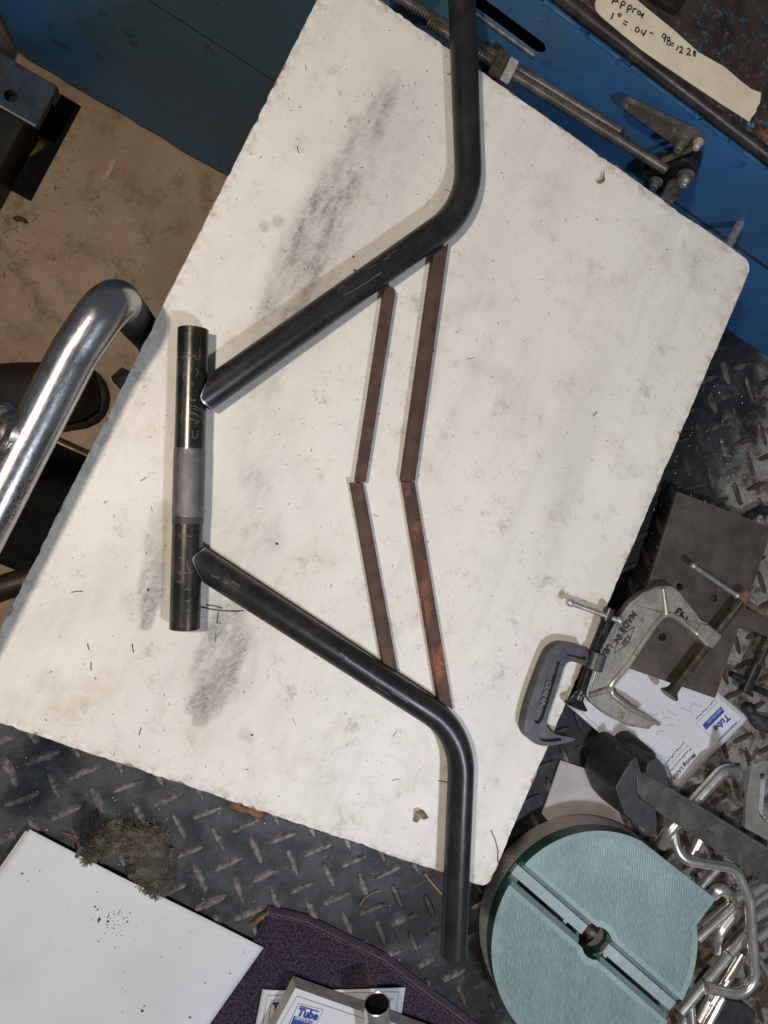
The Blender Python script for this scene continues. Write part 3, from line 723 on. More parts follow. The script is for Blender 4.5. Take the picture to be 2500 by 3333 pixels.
tm = bpy.data.meshes.new('tread'); tm.from_pydata(tv, [], tf); tm.shade_smooth(); tm.set_sharp_from_angle(angle=math.radians(50)); tm.materials.append(MAT['tread'])
vis, hid = [], []
for i in range(-8, 30):
    for j in range(-20, 22):
        for k, (ox, oy, an) in enumerate(((0, 0, 43), (-0.0221, -0.0221, -43))):
            x = 0.1046 + 0.0442 * i + ox; y = -0.3109 + 0.0442 * j + oy
            if x < -0.085 or x > 1.05 or y > YM - 0.02 or y < -0.9: continue
            p = to_px((x, y, ZP))
            if -70 < p[0] < 2570 and -70 < p[1] < 3400 and not inside(p, board_px) : vis.append((x, y, an))
            else: hid.append((x, y, an))
vis.sort(key=lambda t: (t[0] ** 2 + t[1] ** 2))
hid += vis[300:]; vis = vis[:300]
for x, y, an in vis:
    o = bpy.data.objects.new('tread', tm); col.objects.link(o); o.parent = table
    o.matrix_parent_inverse = Matrix.Translation(-Vector(table.location))
    o.location = (x, y, ZP - 0.0001); o.rotation_euler = (0, 0, math.radians(an + random.uniform(-3, 3)))
    s = random.uniform(.93, 1.04); o.scale = (s, s * random.uniform(.9, 1.06), random.uniform(.8, 1.1))
V, F = [], []
for x, y, an in hid:
    c, s = math.cos(math.radians(an)), math.sin(math.radians(an)); b = len(V)
    V += [(x + p[0] * c - p[1] * s, y + p[0] * s + p[1] * c, ZP + p[2] - 0.0001) for p in tv]; F += [tuple(b + q for q in ff) for ff in tf]
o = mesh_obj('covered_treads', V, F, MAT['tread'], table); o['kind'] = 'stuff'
# frame below
for (x0, y0) in ((-0.09, -0.9), (-0.09, 0.40), (1.02, -0.9), (1.02, 0.40)):
    v, f = box((x0, y0, ZF), (x0 + 0.05, y0 + 0.05, ZP - 0.0065)); mesh_obj('leg', v, f, MAT['dark_steel'], table, bevel=0.002)
v, f = box((-0.196, -0.195, -0.440), (0.9, -0.026, -0.420)); mesh_obj('lower_shelf', v, f, MAT['shade_black'], table)  # shelf whose shade is put into its near-black colour
path = [(-0.198, -0.0245, -0.428), (0.3, -0.0245, -0.428)]
v, f = sweep(path, 0.0075, 12); mesh_obj('shelf_edge', v, f, MAT['bronze_edge'], table, smooth=True)
v, f = sweep([on(-120, 1955, -0.42), on(160, 1865, -0.42)], 0.017, 16); mesh_obj('stretcher', v, f, MAT['olive_pipe'], table, smooth=True)
c = on(412, 1245, ZF + 0.03)
v, f = lathe([(-.014, .014), (-.011, .021), (.011, .021), (.014, .014)], c, (0.4, 1, 0), 20); mesh_obj('caster', v, f, MAT['sole'], table, smooth=True)

# ------------------------------------------------------------------ white board
BX0, BX1, BY0, BY1, BT = -0.0842, 0.3606, -0.2112, 0.4086, 0.012
board = thing('laminate_board', 'large stained white laminate board carrying the black tubes and brown bars', 'board', (0.14, 0.1, -BT))
NX, NY = 330, 460
xs = np.linspace(0, 1, NX); ys = np.linspace(0, 1, NY)
SX, SY = np.meshgrid(xs, ys)
GX = BX0 + SX * (BX1 - BX0); GY = BY0 + SY * (BY1 - BY0)
def jit(n, seed, amp):
    t = np.arange(n); r = np.random.default_rng(seed)
    o = np.zeros(n)
    for fq, a in ((n // 3, 1.0), (n // 8, 0.8), (n // 25, 0.6), (n // 90 + 2, 0.4)):
        k = r.normal(size=fq + 2); o += a * np.interp(t, np.linspace(0, n - 1, fq + 2), k)
    return o * amp
fx = np.clip(1 - SX * 40, 0, 1); fX = np.clip(1 - (1 - SX) * 40, 0, 1); fy = np.clip(1 - SY * 40, 0, 1); fY = np.clip(1 - (1 - SY) * 40, 0, 1)
GX = GX + fx * jit(NY, 1, .00028)[:, None] + fX * jit(NY, 2, .00028)[:, None]
GY = GY + fy * jit(NX, 3, .00032)[None, :] + fY * jit(NX, 4, .0004)[None, :]
for cx_, cy_, r_, sx_, sy_ in ((BX1, BY1, .011, 1, 1), (BX1, BY0, .009, 1, -1), (BX0, BY0, .008, -1, -1)):
    ux = (GX - (cx_ - sx_ * r_)) * sx_; uy = (GY - (cy_ - sy_ * r_)) * sy_
    hh = np.hypot(ux, uy); m = (ux > 0) & (uy > 0) & (hh > r_)
    GX = np.where(m, cx_ - sx_ * r_ + sx_ * ux / np.maximum(hh, 1e-9) * r_, GX); GY = np.where(m, cy_ - sy_ * r_ + sy_ * uy / np.maximum(hh, 1e-9) * r_, GY)
PXS = 1 / 4050.0
def stroke_mask(pts, soft=0.6):
    """Soft capsule chain: pts = (px, py, half width px, strength) surveyed on the board."""
    out = np.zeros_like(GX)
    for (x0, y0, w0, s0), (x1, y1, w1, s1) in zip(pts[:-1], pts[1:]):
        a = on(x0, y0); b = on(x1, y1); d = b - a; L2 = d.x ** 2 + d.y ** 2
        t = np.clip(((GX - a.x) * d.x + (GY - a.y) * d.y) / max(L2, 1e-9), 0, 1)
        dist = np.hypot(GX - a.x - t * d.x, GY - a.y - t * d.y)
        w = (w0 + (w1 - w0) * t) * PXS
        k = np.clip((w * (1 + soft) - dist) / (2 * soft * w), 0, 1); k = k * k * (3 - 2 * k)
        out = np.maximum(out, k * (s0 + (s1 - s0) * t))
    return out
def soft_noise(seed, cells):
    r = np.random.default_rng(seed); g_ = r.random((cells[1] + 2, cells[0] + 2))
    u = SX * cells[0]; v_ = SY * cells[1]; i = u.astype(int); j = v_.astype(int); a = u - i; b = v_ - j; a = a * a * (3 - 2 * a); b = b * b * (3 - 2 * b)
    return (g_[j, i] * (1 - a) + g_[j, i + 1] * a) * (1 - b) + (g_[j + 1, i] * (1 - a) + g_[j + 1, i + 1] * a) * b
smear = np.zeros_like(GX)
for pts, soft in (
    ([(1290, 245, 24, .30), (1262, 330, 40, .55), (1205, 420, 58, .58), (1165, 500, 66, .56), (1120, 590, 64, .66), (1062, 690, 76, .70), (1025, 790, 86, .66), (975, 900, 90, .68), (925, 1000, 84, .55), (880, 1130, 74, .44), (850, 1260, 60, .32)], .55),
    ([(1300, 300, 30, .30), (1330, 350, 50, .18)], .8),
    ([(1290, 330, 110, .24), (1180, 620, 140, .30), (1080, 820, 140, .28), (880, 1180, 120, .22), (820, 1560, 110, .20), (720, 2050, 110, .22), (660, 2320, 70, .15)], .9),
    ([(1000, 330, 60, .06), (700, 950, 80, .10), (560, 1250, 60, .08)], .9), ([(2060, 900, 60, .05), (1900, 1380, 70, .16), (1760, 1850, 70, .13)], .9), ([(1700, 420, 60, .10), (1560, 900, 60, .08)], .9), ([(1500, 1250, 70, .08), (1380, 1750, 60, .10)], .9),
    ([(992, 700, 5, .9), (966, 780, 13, 1.0), (942, 885, 11, .7)], .4),
    ([(720, 1900, 44, .25), (735, 2000, 66, .62), (738, 2090, 72, .80), (705, 2190, 70, .88), (668, 2290, 52, .92), (655, 2340, 28, .70)], .55),
    ([(800, 2120, 60, .3), (780, 2230, 55, .32)], .7),
    ([(525, 1660, 30, .25), (505, 1800, 32, .5), (490, 1930, 36, .95), (476, 2035, 17, .85)], .45),
    ([(430, 1960, 36, .30), (470, 2000, 30, .3)], .8),
    ([(790, 1330, 60, .10), (830, 1560, 62, .32), (850, 1750, 66, .36), (800, 1830, 55, .25)], .8),
    ([(900, 1040, 30, .3), (880, 1290, 30, .3), (905, 1260, 20, .4)], .7),
    ([(1905, 1360, 45, .12), (1860, 1560, 50, .20), (1805, 1740, 45, .15)], .9),
    ([(1800, 600, 45, .26), (1760, 660, 35, .18)], .8), ([(1750, 735, 26, .25), (1752, 745, 20, .2)], .8),
    ([(1800, 690, 35, .14), (1850, 600, 30, .16)], .9),
    ([(860, 735, 16, .45), (862, 738, 16, .45)], .6), ([(905, 722, 20, .40), (907, 724, 20, .4)], .6),
    ([(120, 2040, 60, .18), (280, 1960, 50, .22), (380, 1820, 50, .12)], .9),
    ([(160, 2220, 40, .30), (180, 2235, 30, .25)], .8), ([(40, 2290, 40, .2), (120, 2330, 50, .16)], .9),
    ([(1040, 620, 22, .4), (990, 740, 26, .3)], .9),
    ([(960, 1500, 40, .14), (1000, 1640, 45, .18)], .9), ([(1390, 1330, 26, .20), (1420, 1100, 30, .18)], .9),
    ([(1590, 980, 30, .22), (1480, 1010, 30, .16)], .9), ([(800, 2390, 22, .3), (820, 2410, 12, .25)], .7),
    ([(1660, 1230, 30, .16), (1530, 1180, 24, .2)], .9)):
    smear = np.maximum(smear, stroke_mask(pts, soft))
smear = np.clip(smear * (0.46 + 0.85 * soft_noise(5, (70, 26)) + 0.50 * soft_noise(15, (150, 60))) + 0.10 * np.clip(soft_noise(6, (20, 26)) - .55, 0, 1), 0, 1)
ochre = np.zeros_like(GX)
for pts, soft in (
    ([(215, 2310, 50, .55), (300, 2250, 46, .6), (350, 2215, 36, .7)], .7), ([(540, 1660, 26, .6), (535, 1850, 26, .55), (520, 1960, 22, .45)], .6),
    ([(555, 1080, 40, .5), (565, 1400, 18, .4)], .8), ([(745, 1090, 44, .55), (810, 1060, 30, .4)], .8), ([(960, 960, 60, .35), (1000, 860, 50, .3)], .9),
    ([(1060, 110, 40, .3), (1010, 160, 40, .28)], .9), ([(480, 1755, 20, .5), (490, 1780, 20, .4)], .8), ([(720, 2170, 22, .4), (740, 2210, 18, .4)], .8),
    ([(1420, 2500, 40, .22), (1330, 2560, 40, .25)], .9), ([(1600, 2870, 30, .5), (1560, 2810, 20, .3)], .8), ([(620, 2200, 30, .35), (600, 2180, 20, .3)], .8),
    ([(2120, 560, 40, .2), (2060, 520, 60, .22)], .9)):
    ochre = np.maximum(ochre, stroke_mask(pts, soft))
ochre = np.clip(ochre * (0.55 + 0.9 * soft_noise(9, (40, 56))), 0, 1)
edge = np.minimum(np.minimum(GX - BX0, BX1 - GX), np.minimum(GY - BY0, BY1 - GY))
idx = np.arange(NX * NY).reshape(NY, NX)
V = np.stack([GX.ravel(), GY.ravel(), np.zeros(NX * NY)], 1)
q = np.stack([idx[:-1, :-1].ravel(), idx[:-1, 1:].ravel(), idx[1:, 1:].ravel(), idx[1:, :-1].ravel()], 1)
me = bpy.data.meshes.new('laminate'); me.from_pydata(V.tolist(), [], q.tolist()); me.update(); me.shade_smooth()
for nm, arr in (('smear', smear), ('ochre', ochre), ('edge', edge)):
    at = me.attributes.new(nm, 'FLOAT', 'POINT'); at.data.foreach_set('value', arr.ravel().astype(np.float32))
me.materials.append(MAT['board'])
lam = bpy.data.objects.new('laminate', me); col.objects.link(lam); adopt(lam, board)
ring = list(idx[0, :]) + list(idx[1:, -1]) + list(idx[-1, -2::-1]) + list(idx[-2:0:-1, 0])
n = len(ring); cv = [tuple(V[i]) for i in ring]; vv = [(x, y, -0.0002) for x, y, _ in cv] + [(x * .9995, y * .9995, -BT) for x, y, _ in cv]
mesh_obj('fibre_core', vv, [(i, (i + 1) % n, n + (i + 1) % n, n + i) for i in range(n)] + [tuple(range(n, 2 * n))], MAT['board_core'], board)
for (x0, y0) in ((0.06, -0.09), (0.06, 0.25)):
    v, f = box((x0, y0, ZP + 0.0018), (x0 + 0.16, y0 + 0.045, -BT - 0.0002)); mesh_obj('support_block', v, f, MAT['board_core'], board)
# ================================================================== handlebar pieces on the board
TR = 0.0111
# clamp tube with knurl
ha, hb = on(629, 1071, TR), on(601.5, 2046, TR)
hd = (hb - ha).normalized(); HL = (hb - ha).length
head = thing('knurled_tube', 'straight dark steel tube with grey knurled middle lying on the white board', 'tube', ha)
def pipe(name, a, d, s0, s1, r, mat, parent, bore=True, n=40):
    v, f = lathe([(s0, r - .0004), (s0 + .0004, r), (s1 - .0004, r), (s1, r - .0004)], a, d, n, cap=not bore)
    return mesh_obj(name, v, f, mat, parent, smooth=True)
k0, k1, k2 = HL * .396, HL * .624, HL * .646
pipe('tube_body', ha, hd, 0, HL, TR, MAT['head'], head)
v, f = lathe([(0.0005, TR - .0004), (0.0003, TR - .0022), (HL - .0003, TR - .0022), (HL - .0005, TR - .0004)], ha, hd, 40, cap=False); mesh_obj('bore', v, f, MAT['inner_dark'], head, smooth=True)
# knurl: real diagonal relief
V, F = [], []; n = 336; rings = 340
side = hd.cross(Vector((0, 0, 1))).normalized(); upv = side.cross(hd)
for i in range(rings):
    t = i / (rings - 1); s = k0 + (k1 - k0) * t
    e = min(1, t * 24, (1 - t) * 30)
    for k in range(n):
        th = 2 * math.pi * k / n
        u = th * 32 / math.pi; w = s * 32 / (math.pi * TR)
        h = abs(((u + w) % 2) - 1) * abs(((u - w) % 2) - 1)
        r = TR + .0001 + e * (.00042 * h)
        V.append(ha + hd * s + side * math.cos(th) * r + upv * math.sin(th) * r)
for i in range(rings - 1):
    for k in range(n):
        F.append((i * n + k, i * n + (k + 1) % n, (i + 1) * n + (k + 1) % n, (i + 1) * n + k))
MAT['knurl'] = simple('grey_knurl', (0.125, 0.122, 0.122), (0.18, 0.176, 0.176), 0.36, 0.75, 80)
mesh_obj('knurl', V, F, MAT['knurl'], head, smooth=True, angle=60)
v, f = lathe([(k1 - .0002, TR), (k1, TR + .00018), (k2, TR + .00018), (k2 + .0002, TR)], ha, hd, 40, cap=False); mesh_obj('dull_band', v, f, MAT['dull_band'], head, smooth=True)
def on_tube(px, py):
    """Point of the tube surface seen at a surveyed point: returns axial distance and angle."""
    r = R @ np.array([px - CX, py - CY, FOC]); r = Vector(r).normalized(); o = Vector((0, 0, CAM_H))
    m = o - ha; m = m - hd * m.dot(hd); dd = r - hd * r.dot(hd)
    A = dd.dot(dd); B = 2 * m.dot(dd); C = m.dot(m) - (TR + .00012) ** 2
    D = B * B - 4 * A * C
    if D < 0: return None
    return o + r * ((-B - math.sqrt(D)) / (2 * A))
def marks(name, strokes, mat, width):
    for st in strokes:
        pth = [on_tube(x, y) for x, y in st]; pth = [p for p in pth if p is not None]
        if len(pth) < 2: continue
        V, F = [], []
        for i, p in enumerate(pth):
            t = (pth[min(i + 1, len(pth) - 1)] - pth[max(i - 1, 0)]).normalized()
            nn = (p - ha); nn = (nn - hd * nn.dot(hd)).normalized(); s = t.cross(nn).normalized() * width / 2
            V += [p - s, p + s]
        mesh_obj(name, V, [(2 * i, 2 * i + 1, 2 * i + 3, 2 * i + 2) for i in range(len(pth) - 1)], mat, head)
Z2 = lambda st: [zoom(s, 500, 1000, 4.0225) for s in st]; Z4 = lambda st: [zoom(s, 500, 1450, 3.403) for s in st]
marks('paint_mark', Z2([[(385, 672), (400, 640), (430, 630), (470, 632), (540, 640)], [(548, 640), (556, 682), (590, 688), (608, 620), (606, 560), (590, 555)], [(400, 850), (392, 940), (430, 980)], [(560, 800), (590, 860), (560, 900)], [(500, 980), (510, 1015), (526, 1010)],
    [(380, 1340), (372, 1440), (360, 1520), (400, 1530)], [(512, 1620), (510, 1700), (540, 1725), (570, 1700), (580, 1610)], [(540, 1520), (580, 1515)], [(345, 1410), (352, 1440)]])
    + Z4([[(300, 870), (320, 880), (340, 868)], [(275, 985), (300, 1010), (330, 1000), (360, 1012), (385, 995), (410, 1010), (435, 996)], [(280, 1238), (300, 1250), (322, 1246)], [(262, 1412), (290, 1408), (320, 1418), (370, 1410), (420, 1412), (435, 1380)], [(255, 1500), (275, 1512), (310, 1508)], [(345, 1602), (370, 1580), (390, 1605), (415, 1585)], [(350, 1722), (380, 1718), (410, 1712), (412, 1690)], [(375, 1280), (378, 1350), (400, 1400)]]), MAT['paintpen'], .0007)
marks('scratch', Z2([[(480, 1205), (550, 1212)], [(470, 1290), (540, 1296), (580, 1318), (630, 1340)], [(465, 1318), (540, 1330), (575, 1352), (630, 1366)], [(470, 1375), (530, 1382), (560, 1404), (630, 1412)], [(480, 1392), (540, 1400), (580, 1420), (632, 1440)], [(460, 1462), (520, 1468), (560, 1490), (600, 1500)], [(480, 1222), (548, 1226)]]), MAT['scratch'], .00045)

# bent tubes
def bent_tube(name, label, pts_px, rad, group, saddle_at):
    root = thing(name, label, 'bent tube', on(*pts_px[1]), group)
    pts = [on(x, y, TR + .0002) for x, y in pts_px]
    path = fillet(pts, rad, 16)
    d0 = (path[1] - path[0]).normalized()
    # fish-mouth cut against the knurled tube
    cosb = d0.dot(hd); sinb = math.sqrt(1 - cosb * cosb)
    lat = d0.cross(Vector((0, 0, 1))).normalized()
    sg = 1 if (lat.dot(hd) > 0) else -1
    fm = lambda a, b: (math.sqrt(max((TR * 1.04) ** 2 - b * b, 0)) - TR * 0.95 + a * sg * cosb) / sinb
    v, f = sweep(path, TR, 40, cap=False, ends=(fm, None))
    mesh_obj('tube_body', v, f, MAT['tube'], root, smooth=True, angle=60)
    fm2 = lambda a, b: fm(a * TR / (TR - .0016), b * TR / (TR - .0016)) + .0002
    v, f = sweep([path[0], path[0] + d0 * .05], TR - .0016, 40, cap=False, ends=(fm2, None)); mesh_obj('bore', v, f, MAT['inner_dark'], root, smooth=True)
    n = 40; v1, _ = sweep([path[0], path[0] + d0 * .05], TR, n, cap=False, ends=(fm, None)); v2, _ = sweep([path[0], path[0] + d0 * .05], TR - .0016, n, cap=False, ends=(fm2, None))
    ax0 = path[0]
    def out_(p, k): q_ = p - ax0; q_ = q_ - d0 * q_.dot(d0); return p + q_ * k
    mesh_obj('cut_rim', [out_(p, .006) - d0 * .0002 for p in v1[:n]] + list(v2[:n]) + [out_(p, .006) + d0 * .0009 for p in v1[:n]], [(i, (i + 1) % n, n + (i + 1) % n, n + i) for i in range(n)] + [(i, (i + 1) % n, 2 * n + (i + 1) % n, 2 * n + i) for i in range(n)], MAT['cut_edge'], root)
    e = path[-1]; de = (path[-1] - path[-2]).normalized()
    v, f = lathe([(-.03, TR - .0016), (0, TR - .0016), (0.0001, TR)], e, de, 40, cap=False); mesh_obj('end_bore', v, f, MAT['inner_dark'], root, smooth=True)
    return root
up_tube = bent_tube('bent_tube', 'black bent steel tube running past the machine at the top of the board', [(688, 1275), (1529, 677), (1494, -260)], .066, 'bent steel tubes', None)
lo_tube = bent_tube('bent_tube', 'black bent steel tube overhanging the board beside the green printed disc', [(661, 1837), (1506, 2383), (1476, 3102)], .066, 'bent steel tubes', None)

def leg_marks(root, pts_px, strokes, mat, width, name='scratch'):
    # scratches on the straight leg between the first two survey points
    a0 = on(*pts_px[0], TR + .0002); d0 = (on(*pts_px[1], TR + .0002) - a0).normalized()
    for st in strokes:
        pth = []
        for x, y in st:
            r = Vector(R @ np.array([x - CX, y - CY, FOC])).normalized(); o = Vector((0, 0, CAM_H))
            m = o - a0; m = m - d0 * m.dot(d0); dd = r - d0 * r.dot(d0)
            A, B, C = dd.dot(dd), 2 * m.dot(dd), m.dot(m) - (TR + .00012) ** 2
            D = B * B - 4 * A * C
            if D > 0: pth.append(o + r * ((-B - math.sqrt(D)) / (2 * A)))
        if len(pth) < 2: continue
        V = []
        for i, p in enumerate(pth):
            t = (pth[min(i + 1, len(pth) - 1)] - pth[max(i - 1, 0)]).normalized()
            nn = p - a0; nn = (nn - d0 * nn.dot(d0)).normalized(); s = t.cross(nn).normalized() * width / 2; V += [p - s, p + s]
        mesh_obj(name, V, [(2 * i, 2 * i + 1, 2 * i + 3, 2 * i + 2) for i in range(len(pth) - 1)], mat, root)
ups = [zoom(q_, 1100, 750, 2.602) for q_ in ([(415, 216), (455, 192), (495, 166)], [(50, 552), (150, 500), (260, 430), (370, 352)], [(250, 330), (330, 285)], [(0, 495), (60, 470)], [(380, 250), (440, 225)])]
leg_marks(up_tube, [(688, 1275), (1529, 677)], ups, MAT['pale_letter'], .0009)
los = [zoom(q_, 500, 1450, 3.403) for q_ in ([(775, 1505), (825, 1528)], [(865, 1505), (960, 1560)], [(640, 1440), (720, 1470)], [(700, 1600), (820, 1660)])] + [zoom(q_, 1100, 1500, 2.458) for q_ in ([(20, 1540), (80, 1585)], [(60, 1580), (280, 1720)], [(300, 1800), (420, 1880)], [(430, 1850), (560, 1930)])]
leg_marks(lo_tube, [(661, 1837), (1506, 2383)], los, MAT['pale_letter'], .0010)
# four square bars: outlines surveyed at their top faces
def bar(label, tl, tr, br, bl, h, ridge, mat, extra=()):
    """corners seen from above; ridge = where the crease runs between left (0) and right (1)."""
    T = [on(*p, h) for p in (tl, tr, br, bl)]
    a = T[0].lerp(T[1], ridge); b = T[3].lerp(T[2], ridge); a.z = b.z = h + .0004
    Bt = [Vector((p.x, p.y, .0003)) for p in T]
    V = T + [a, b] + Bt
    F = [(0, 4, 5, 3), (4, 1, 2, 5), (6, 9, 8, 7), (0, 3, 9, 6), (1, 7, 8, 2), (0, 6, 7, 1, 4), (3, 5, 2, 8, 9)]
    o = mesh_obj('square_bar', V, F, mat, None, bevel=0.0005)
    tag(o, label, 'steel bar', 'rusty square bars between the bent tubes'); return o
ZA = lambda p: zoom([p], 1100, 750, 2.602)[0]; ZB = lambda p: zoom([p], 1100, 1500, 2.458)[0]
sb = px_slab('square_bar', [[ZA(p) for p in ((384, 580), (384, 545), (394, 515), (415, 490), (446, 474), (470, 482), (485, 505), (486, 545), (238, 2130), (152, 2128))]], .0003, .0079, MAT['rust_low'], bevel=0.0007)
tag(sb, 'short brown bar with rounded end below the upper bent tube', 'steel bar', 'rusty square bars between the bent tubes')
bar('longer rusty bar touching the bend of the upper bent tube', ZA((812, 205)), ZA((938, 105)), ZA((655, 2122)), ZA((545, 2122)), .0095, .55, MAT['rust_low'])
bar('short dark brown bar meeting the lower bent tube', ZB((104, 172)), ZB((202, 172)), ZB((480, 1685)), ZB((362, 1618)), .0079, .68, MAT['rust_low'])
bar('long bar with bright orange rust meeting the lower bent tube', ZB((525, 165)), ZB((615, 165)), ZB((922, 1993)), ZB((812, 1922)), .0095, .62, MAT['rust_high'])

# ------------------------------------------------------------------ chrome frame on the left
chrome = thing('chrome_frame', 'scuffed chrome tubular frame bending down beside the white board', 'tubular frame', (-0.11, 0.0, ZF))
RC, ZC = 0.0146, 0.052
c1 = on(372, 962, ZC)
path = fillet([(-0.1105, -0.30, ZC), (-0.1105, 0.045, ZC), (c1.x, c1.y, ZC + 0.002), (c1.x + 0.006, c1.y + 0.012, -0.12), (c1.x + 0.006, c1.y + 0.012, ZF)], [.12, .042, .05], 14)
cut = next(i for i, p in enumerate(path) if p.z < 0.036)
v, f = sweep(path[:cut + 1], RC, 32); mesh_obj('rail', v, f, MAT['chrome'], chrome, smooth=True)
v, f = sweep(path[cut:], RC * .97, 28); mesh_obj('leg', v, f, MAT['black_pad'], chrome, smooth=True)
j = on(70, 1420, ZC)
v, f = sweep([(-0.1105, j.y, ZC), (-0.16, j.y - 0.012, ZC + 0.001), (-0.34, j.y - 0.05, ZC)], [RC * .98, RC * .92, RC * .92], 28); mesh_obj('branch_tube', v, f, MAT['weld'], chrome, smooth=True)
for k in range(7):
    th = math.radians(-70 + k * 23)
    cc = Vector((-0.1275 - abs(math.sin(th)) * 0.003, j.y - 0.003 + math.sin(th) * RC * 1.05, ZC + math.cos(th) * RC * .72))
    v, f = lathe([(-.0050, .0015), (-.0035, .0038), (0, .0048), (.0035, .0038), (.005, .0015)], cc, (0.3, math.cos(th), -math.sin(th) * .6), 10); mesh_obj('weld_bead', v, f, MAT['weld'], chrome, smooth=True)
v, f = lathe([(-.004, RC * .9), (0, RC * 1.20), (.006, RC * 1.12), (.012, RC * .96)], (-0.121, j.y - 0.002, ZC), (-1, -.1, 0), 28); mesh_obj('weld_collar', v, f, MAT['chrome'], chrome, smooth=True)

# ------------------------------------------------------------------ work boots on the floor
def boot(label, tip_px, axis):
    tip = on(*tip_px, ZF); d = Vector((axis[0], axis[1], 0)).normalized(); s = Vector((-d.y, d.x, 0))
    root = thing('work_boot', label, 'boot', tip - d * .14 + Vector((0, 0, .0)), 'brown work boots on the floor')
    def loft(secs, name, mat, n=22):
        V, F = [], []
        for (t, w, h0, h1) in secs:
            for k in range(n):
                a = 2 * math.pi * k / n; ca, sa = math.cos(a), math.sin(a)
                x = math.copysign(abs(ca) ** .8, ca) * w; z = (h0 + h1) / 2 + math.copysign(abs(sa) ** .75, sa) * (h1 - h0) / 2
                V.append(tip - d * t + s * x + Vector((0, 0, z)))
        m = len(secs)
        for i in range(m - 1):
            for k in range(n): F.append((i * n + k, i * n + (k + 1) % n, (i + 1) * n + (k + 1) % n, (i + 1) * n + k))
        F += [tuple(range(n))[::-1], tuple((m - 1) * n + k for k in range(n))]
        return mesh_obj(name, V, F, mat, root, smooth=True, angle=60)
    loft([(.003, .012, .02, .03), (.010, .028, .02, .052), (.03, .040, .02, .066), (.06, .045, .02, .074), (.10, .045, .02, .082), (.15, .041, .02, .100), (.19, .038, .02, .130), (.22, .038, .02, .145), (.27, .037, .02, .145), (.285, .030, .02, .14)], 'upper', MAT['leather'])
    loft([(-.006, .010, 0, .020), (-.003, .021, 0, .021), (.003, .032, 0, .022), (.013, .042, 0, .023), (.03, .049, 0, .024), (.07, .054, 0, .024), (.14, .048, 0, .024), (.22, .044, 0, .026), (.28, .042, 0, .026), (.295, .03, 0, .026)], 'sole', MAT['sole'])
    loft([(.185, .046, .12, .18), (.20, .052, .11, .30), (.24, .056, .11, .34), (.29, .052, .12, .36), (.31, .04, .14, .36)], 'trouser_cuff', MAT['denim'])
    return root
boot('brown leather work boot toe beside the leg of the chrome frame', (338, 1288), (on(338, 1288, ZF) - on(40, 1300, ZF))[:2])
boot('brown leather work boot at left edge under the chrome rail', (92, 1705), (on(92, 1705, ZF) - on(-200, 1720, ZF))[:2])
# ================================================================== things on the tread plate, right side
def pcirc(px, py, r, n=16): return [(px + r * math.cos(2 * math.pi * k / n), py + r * math.sin(2 * math.pi * k / n)) for k in range(n)]
# printed discs
ZG0, ZG1, ZGB = -0.148, -0.128, -0.178     # the discs lean on the rods: levels before tilting
DPIV = on(1942, 3070, ZG1); DNRM = Vector((-0.17, 0.05, 1)).normalized()
DROT = Vector((0, 0, 1)).rotation_difference(DNRM).to_matrix()
def ond(px, py):
    """Survey point on the leaning disc top, given in the disc's own level frame."""
    r = Vector(R @ np.array([px - CX, py - CY, FOC])); o = Vector((0, 0, CAM_H))
    t = (DPIV - o).dot(DNRM) / r.dot(DNRM)
    return DPIV + DROT.inverted() @ (o + r * t - DPIV)
def lean(root):
    L0 = Vector(root.location); root.location = DPIV + DROT @ (L0 - DPIV); root.rotation_euler = DROT.to_euler()
dc = ond(1942, 3070); DR = 0.1235
def disc_outline(r, notch=True, n=120, grow=0.0):
    a1 = math.atan2(*(ond(2080, 2752) - dc).yx); a2 = math.atan2(*(ond(2279, 3008) - dc).yx)
    tip = ond(2329, 2926) - dc; inn = ond(2279, 2994) - dc
    # long way round from a2 (notch root) to a1 (tangent start)
    span = (a2 - a1) % (2 * math.pi)
    go = -(2 * math.pi - span) if span < math.pi else span
    out = []
    if (a1 - a2) % (2 * math.pi) > math.pi: tot = (a1 - a2) % (2 * math.pi); sgn = 1
    else: tot = (a2 - a1) % (2 * math.pi); sgn = -1
    for k in range(n + 1):
        a = a2 + sgn * tot * k / n; out.append((dc.x + r * math.cos(a), dc.y + r * math.sin(a)))
    if notch:
        k = r / DR
        out.append((dc.x + tip.x * k, dc.y + tip.y * k)); out.append((dc.x + inn.x * k, dc.y + inn.y * k))
    return out
slot_d = (ond(2192, 3293) - ond(1671, 2842)).normalized(); slot_n = Vector((-slot_d.y, slot_d.x, 0))
hole_c = ond(1942, 3070); HR = 0.0176
_sd = 1 if slot_n.y > 0 else -1
TGAP = [[tuple((Vector((hole_c.x, hole_c.y, 0)) + slot_d * s_ + slot_n * _sd * w_)[:2]) for s_, w_ in ((s0, -.0092), (s1, -.0092), (s1, -.0020), (s0, -.0020))] for s0, s1 in ((.034, DR - .010), (-DR + .010, -.034))]
base = thing('printed_base_disc', 'taupe printed plastic disc underneath the green slotted disc', 'disc', (dc.x, dc.y, ZGB))
v, f = slab([circ(dc.x, dc.y, DR, 128), circ(ond(1942, 3070).x, ond(1942, 3070).y, .0300, 40)] + TGAP, ZGB, ZG0, flatz); mesh_obj('disc_body', v, f, MAT['taupe'], base, bevel=0.0008)
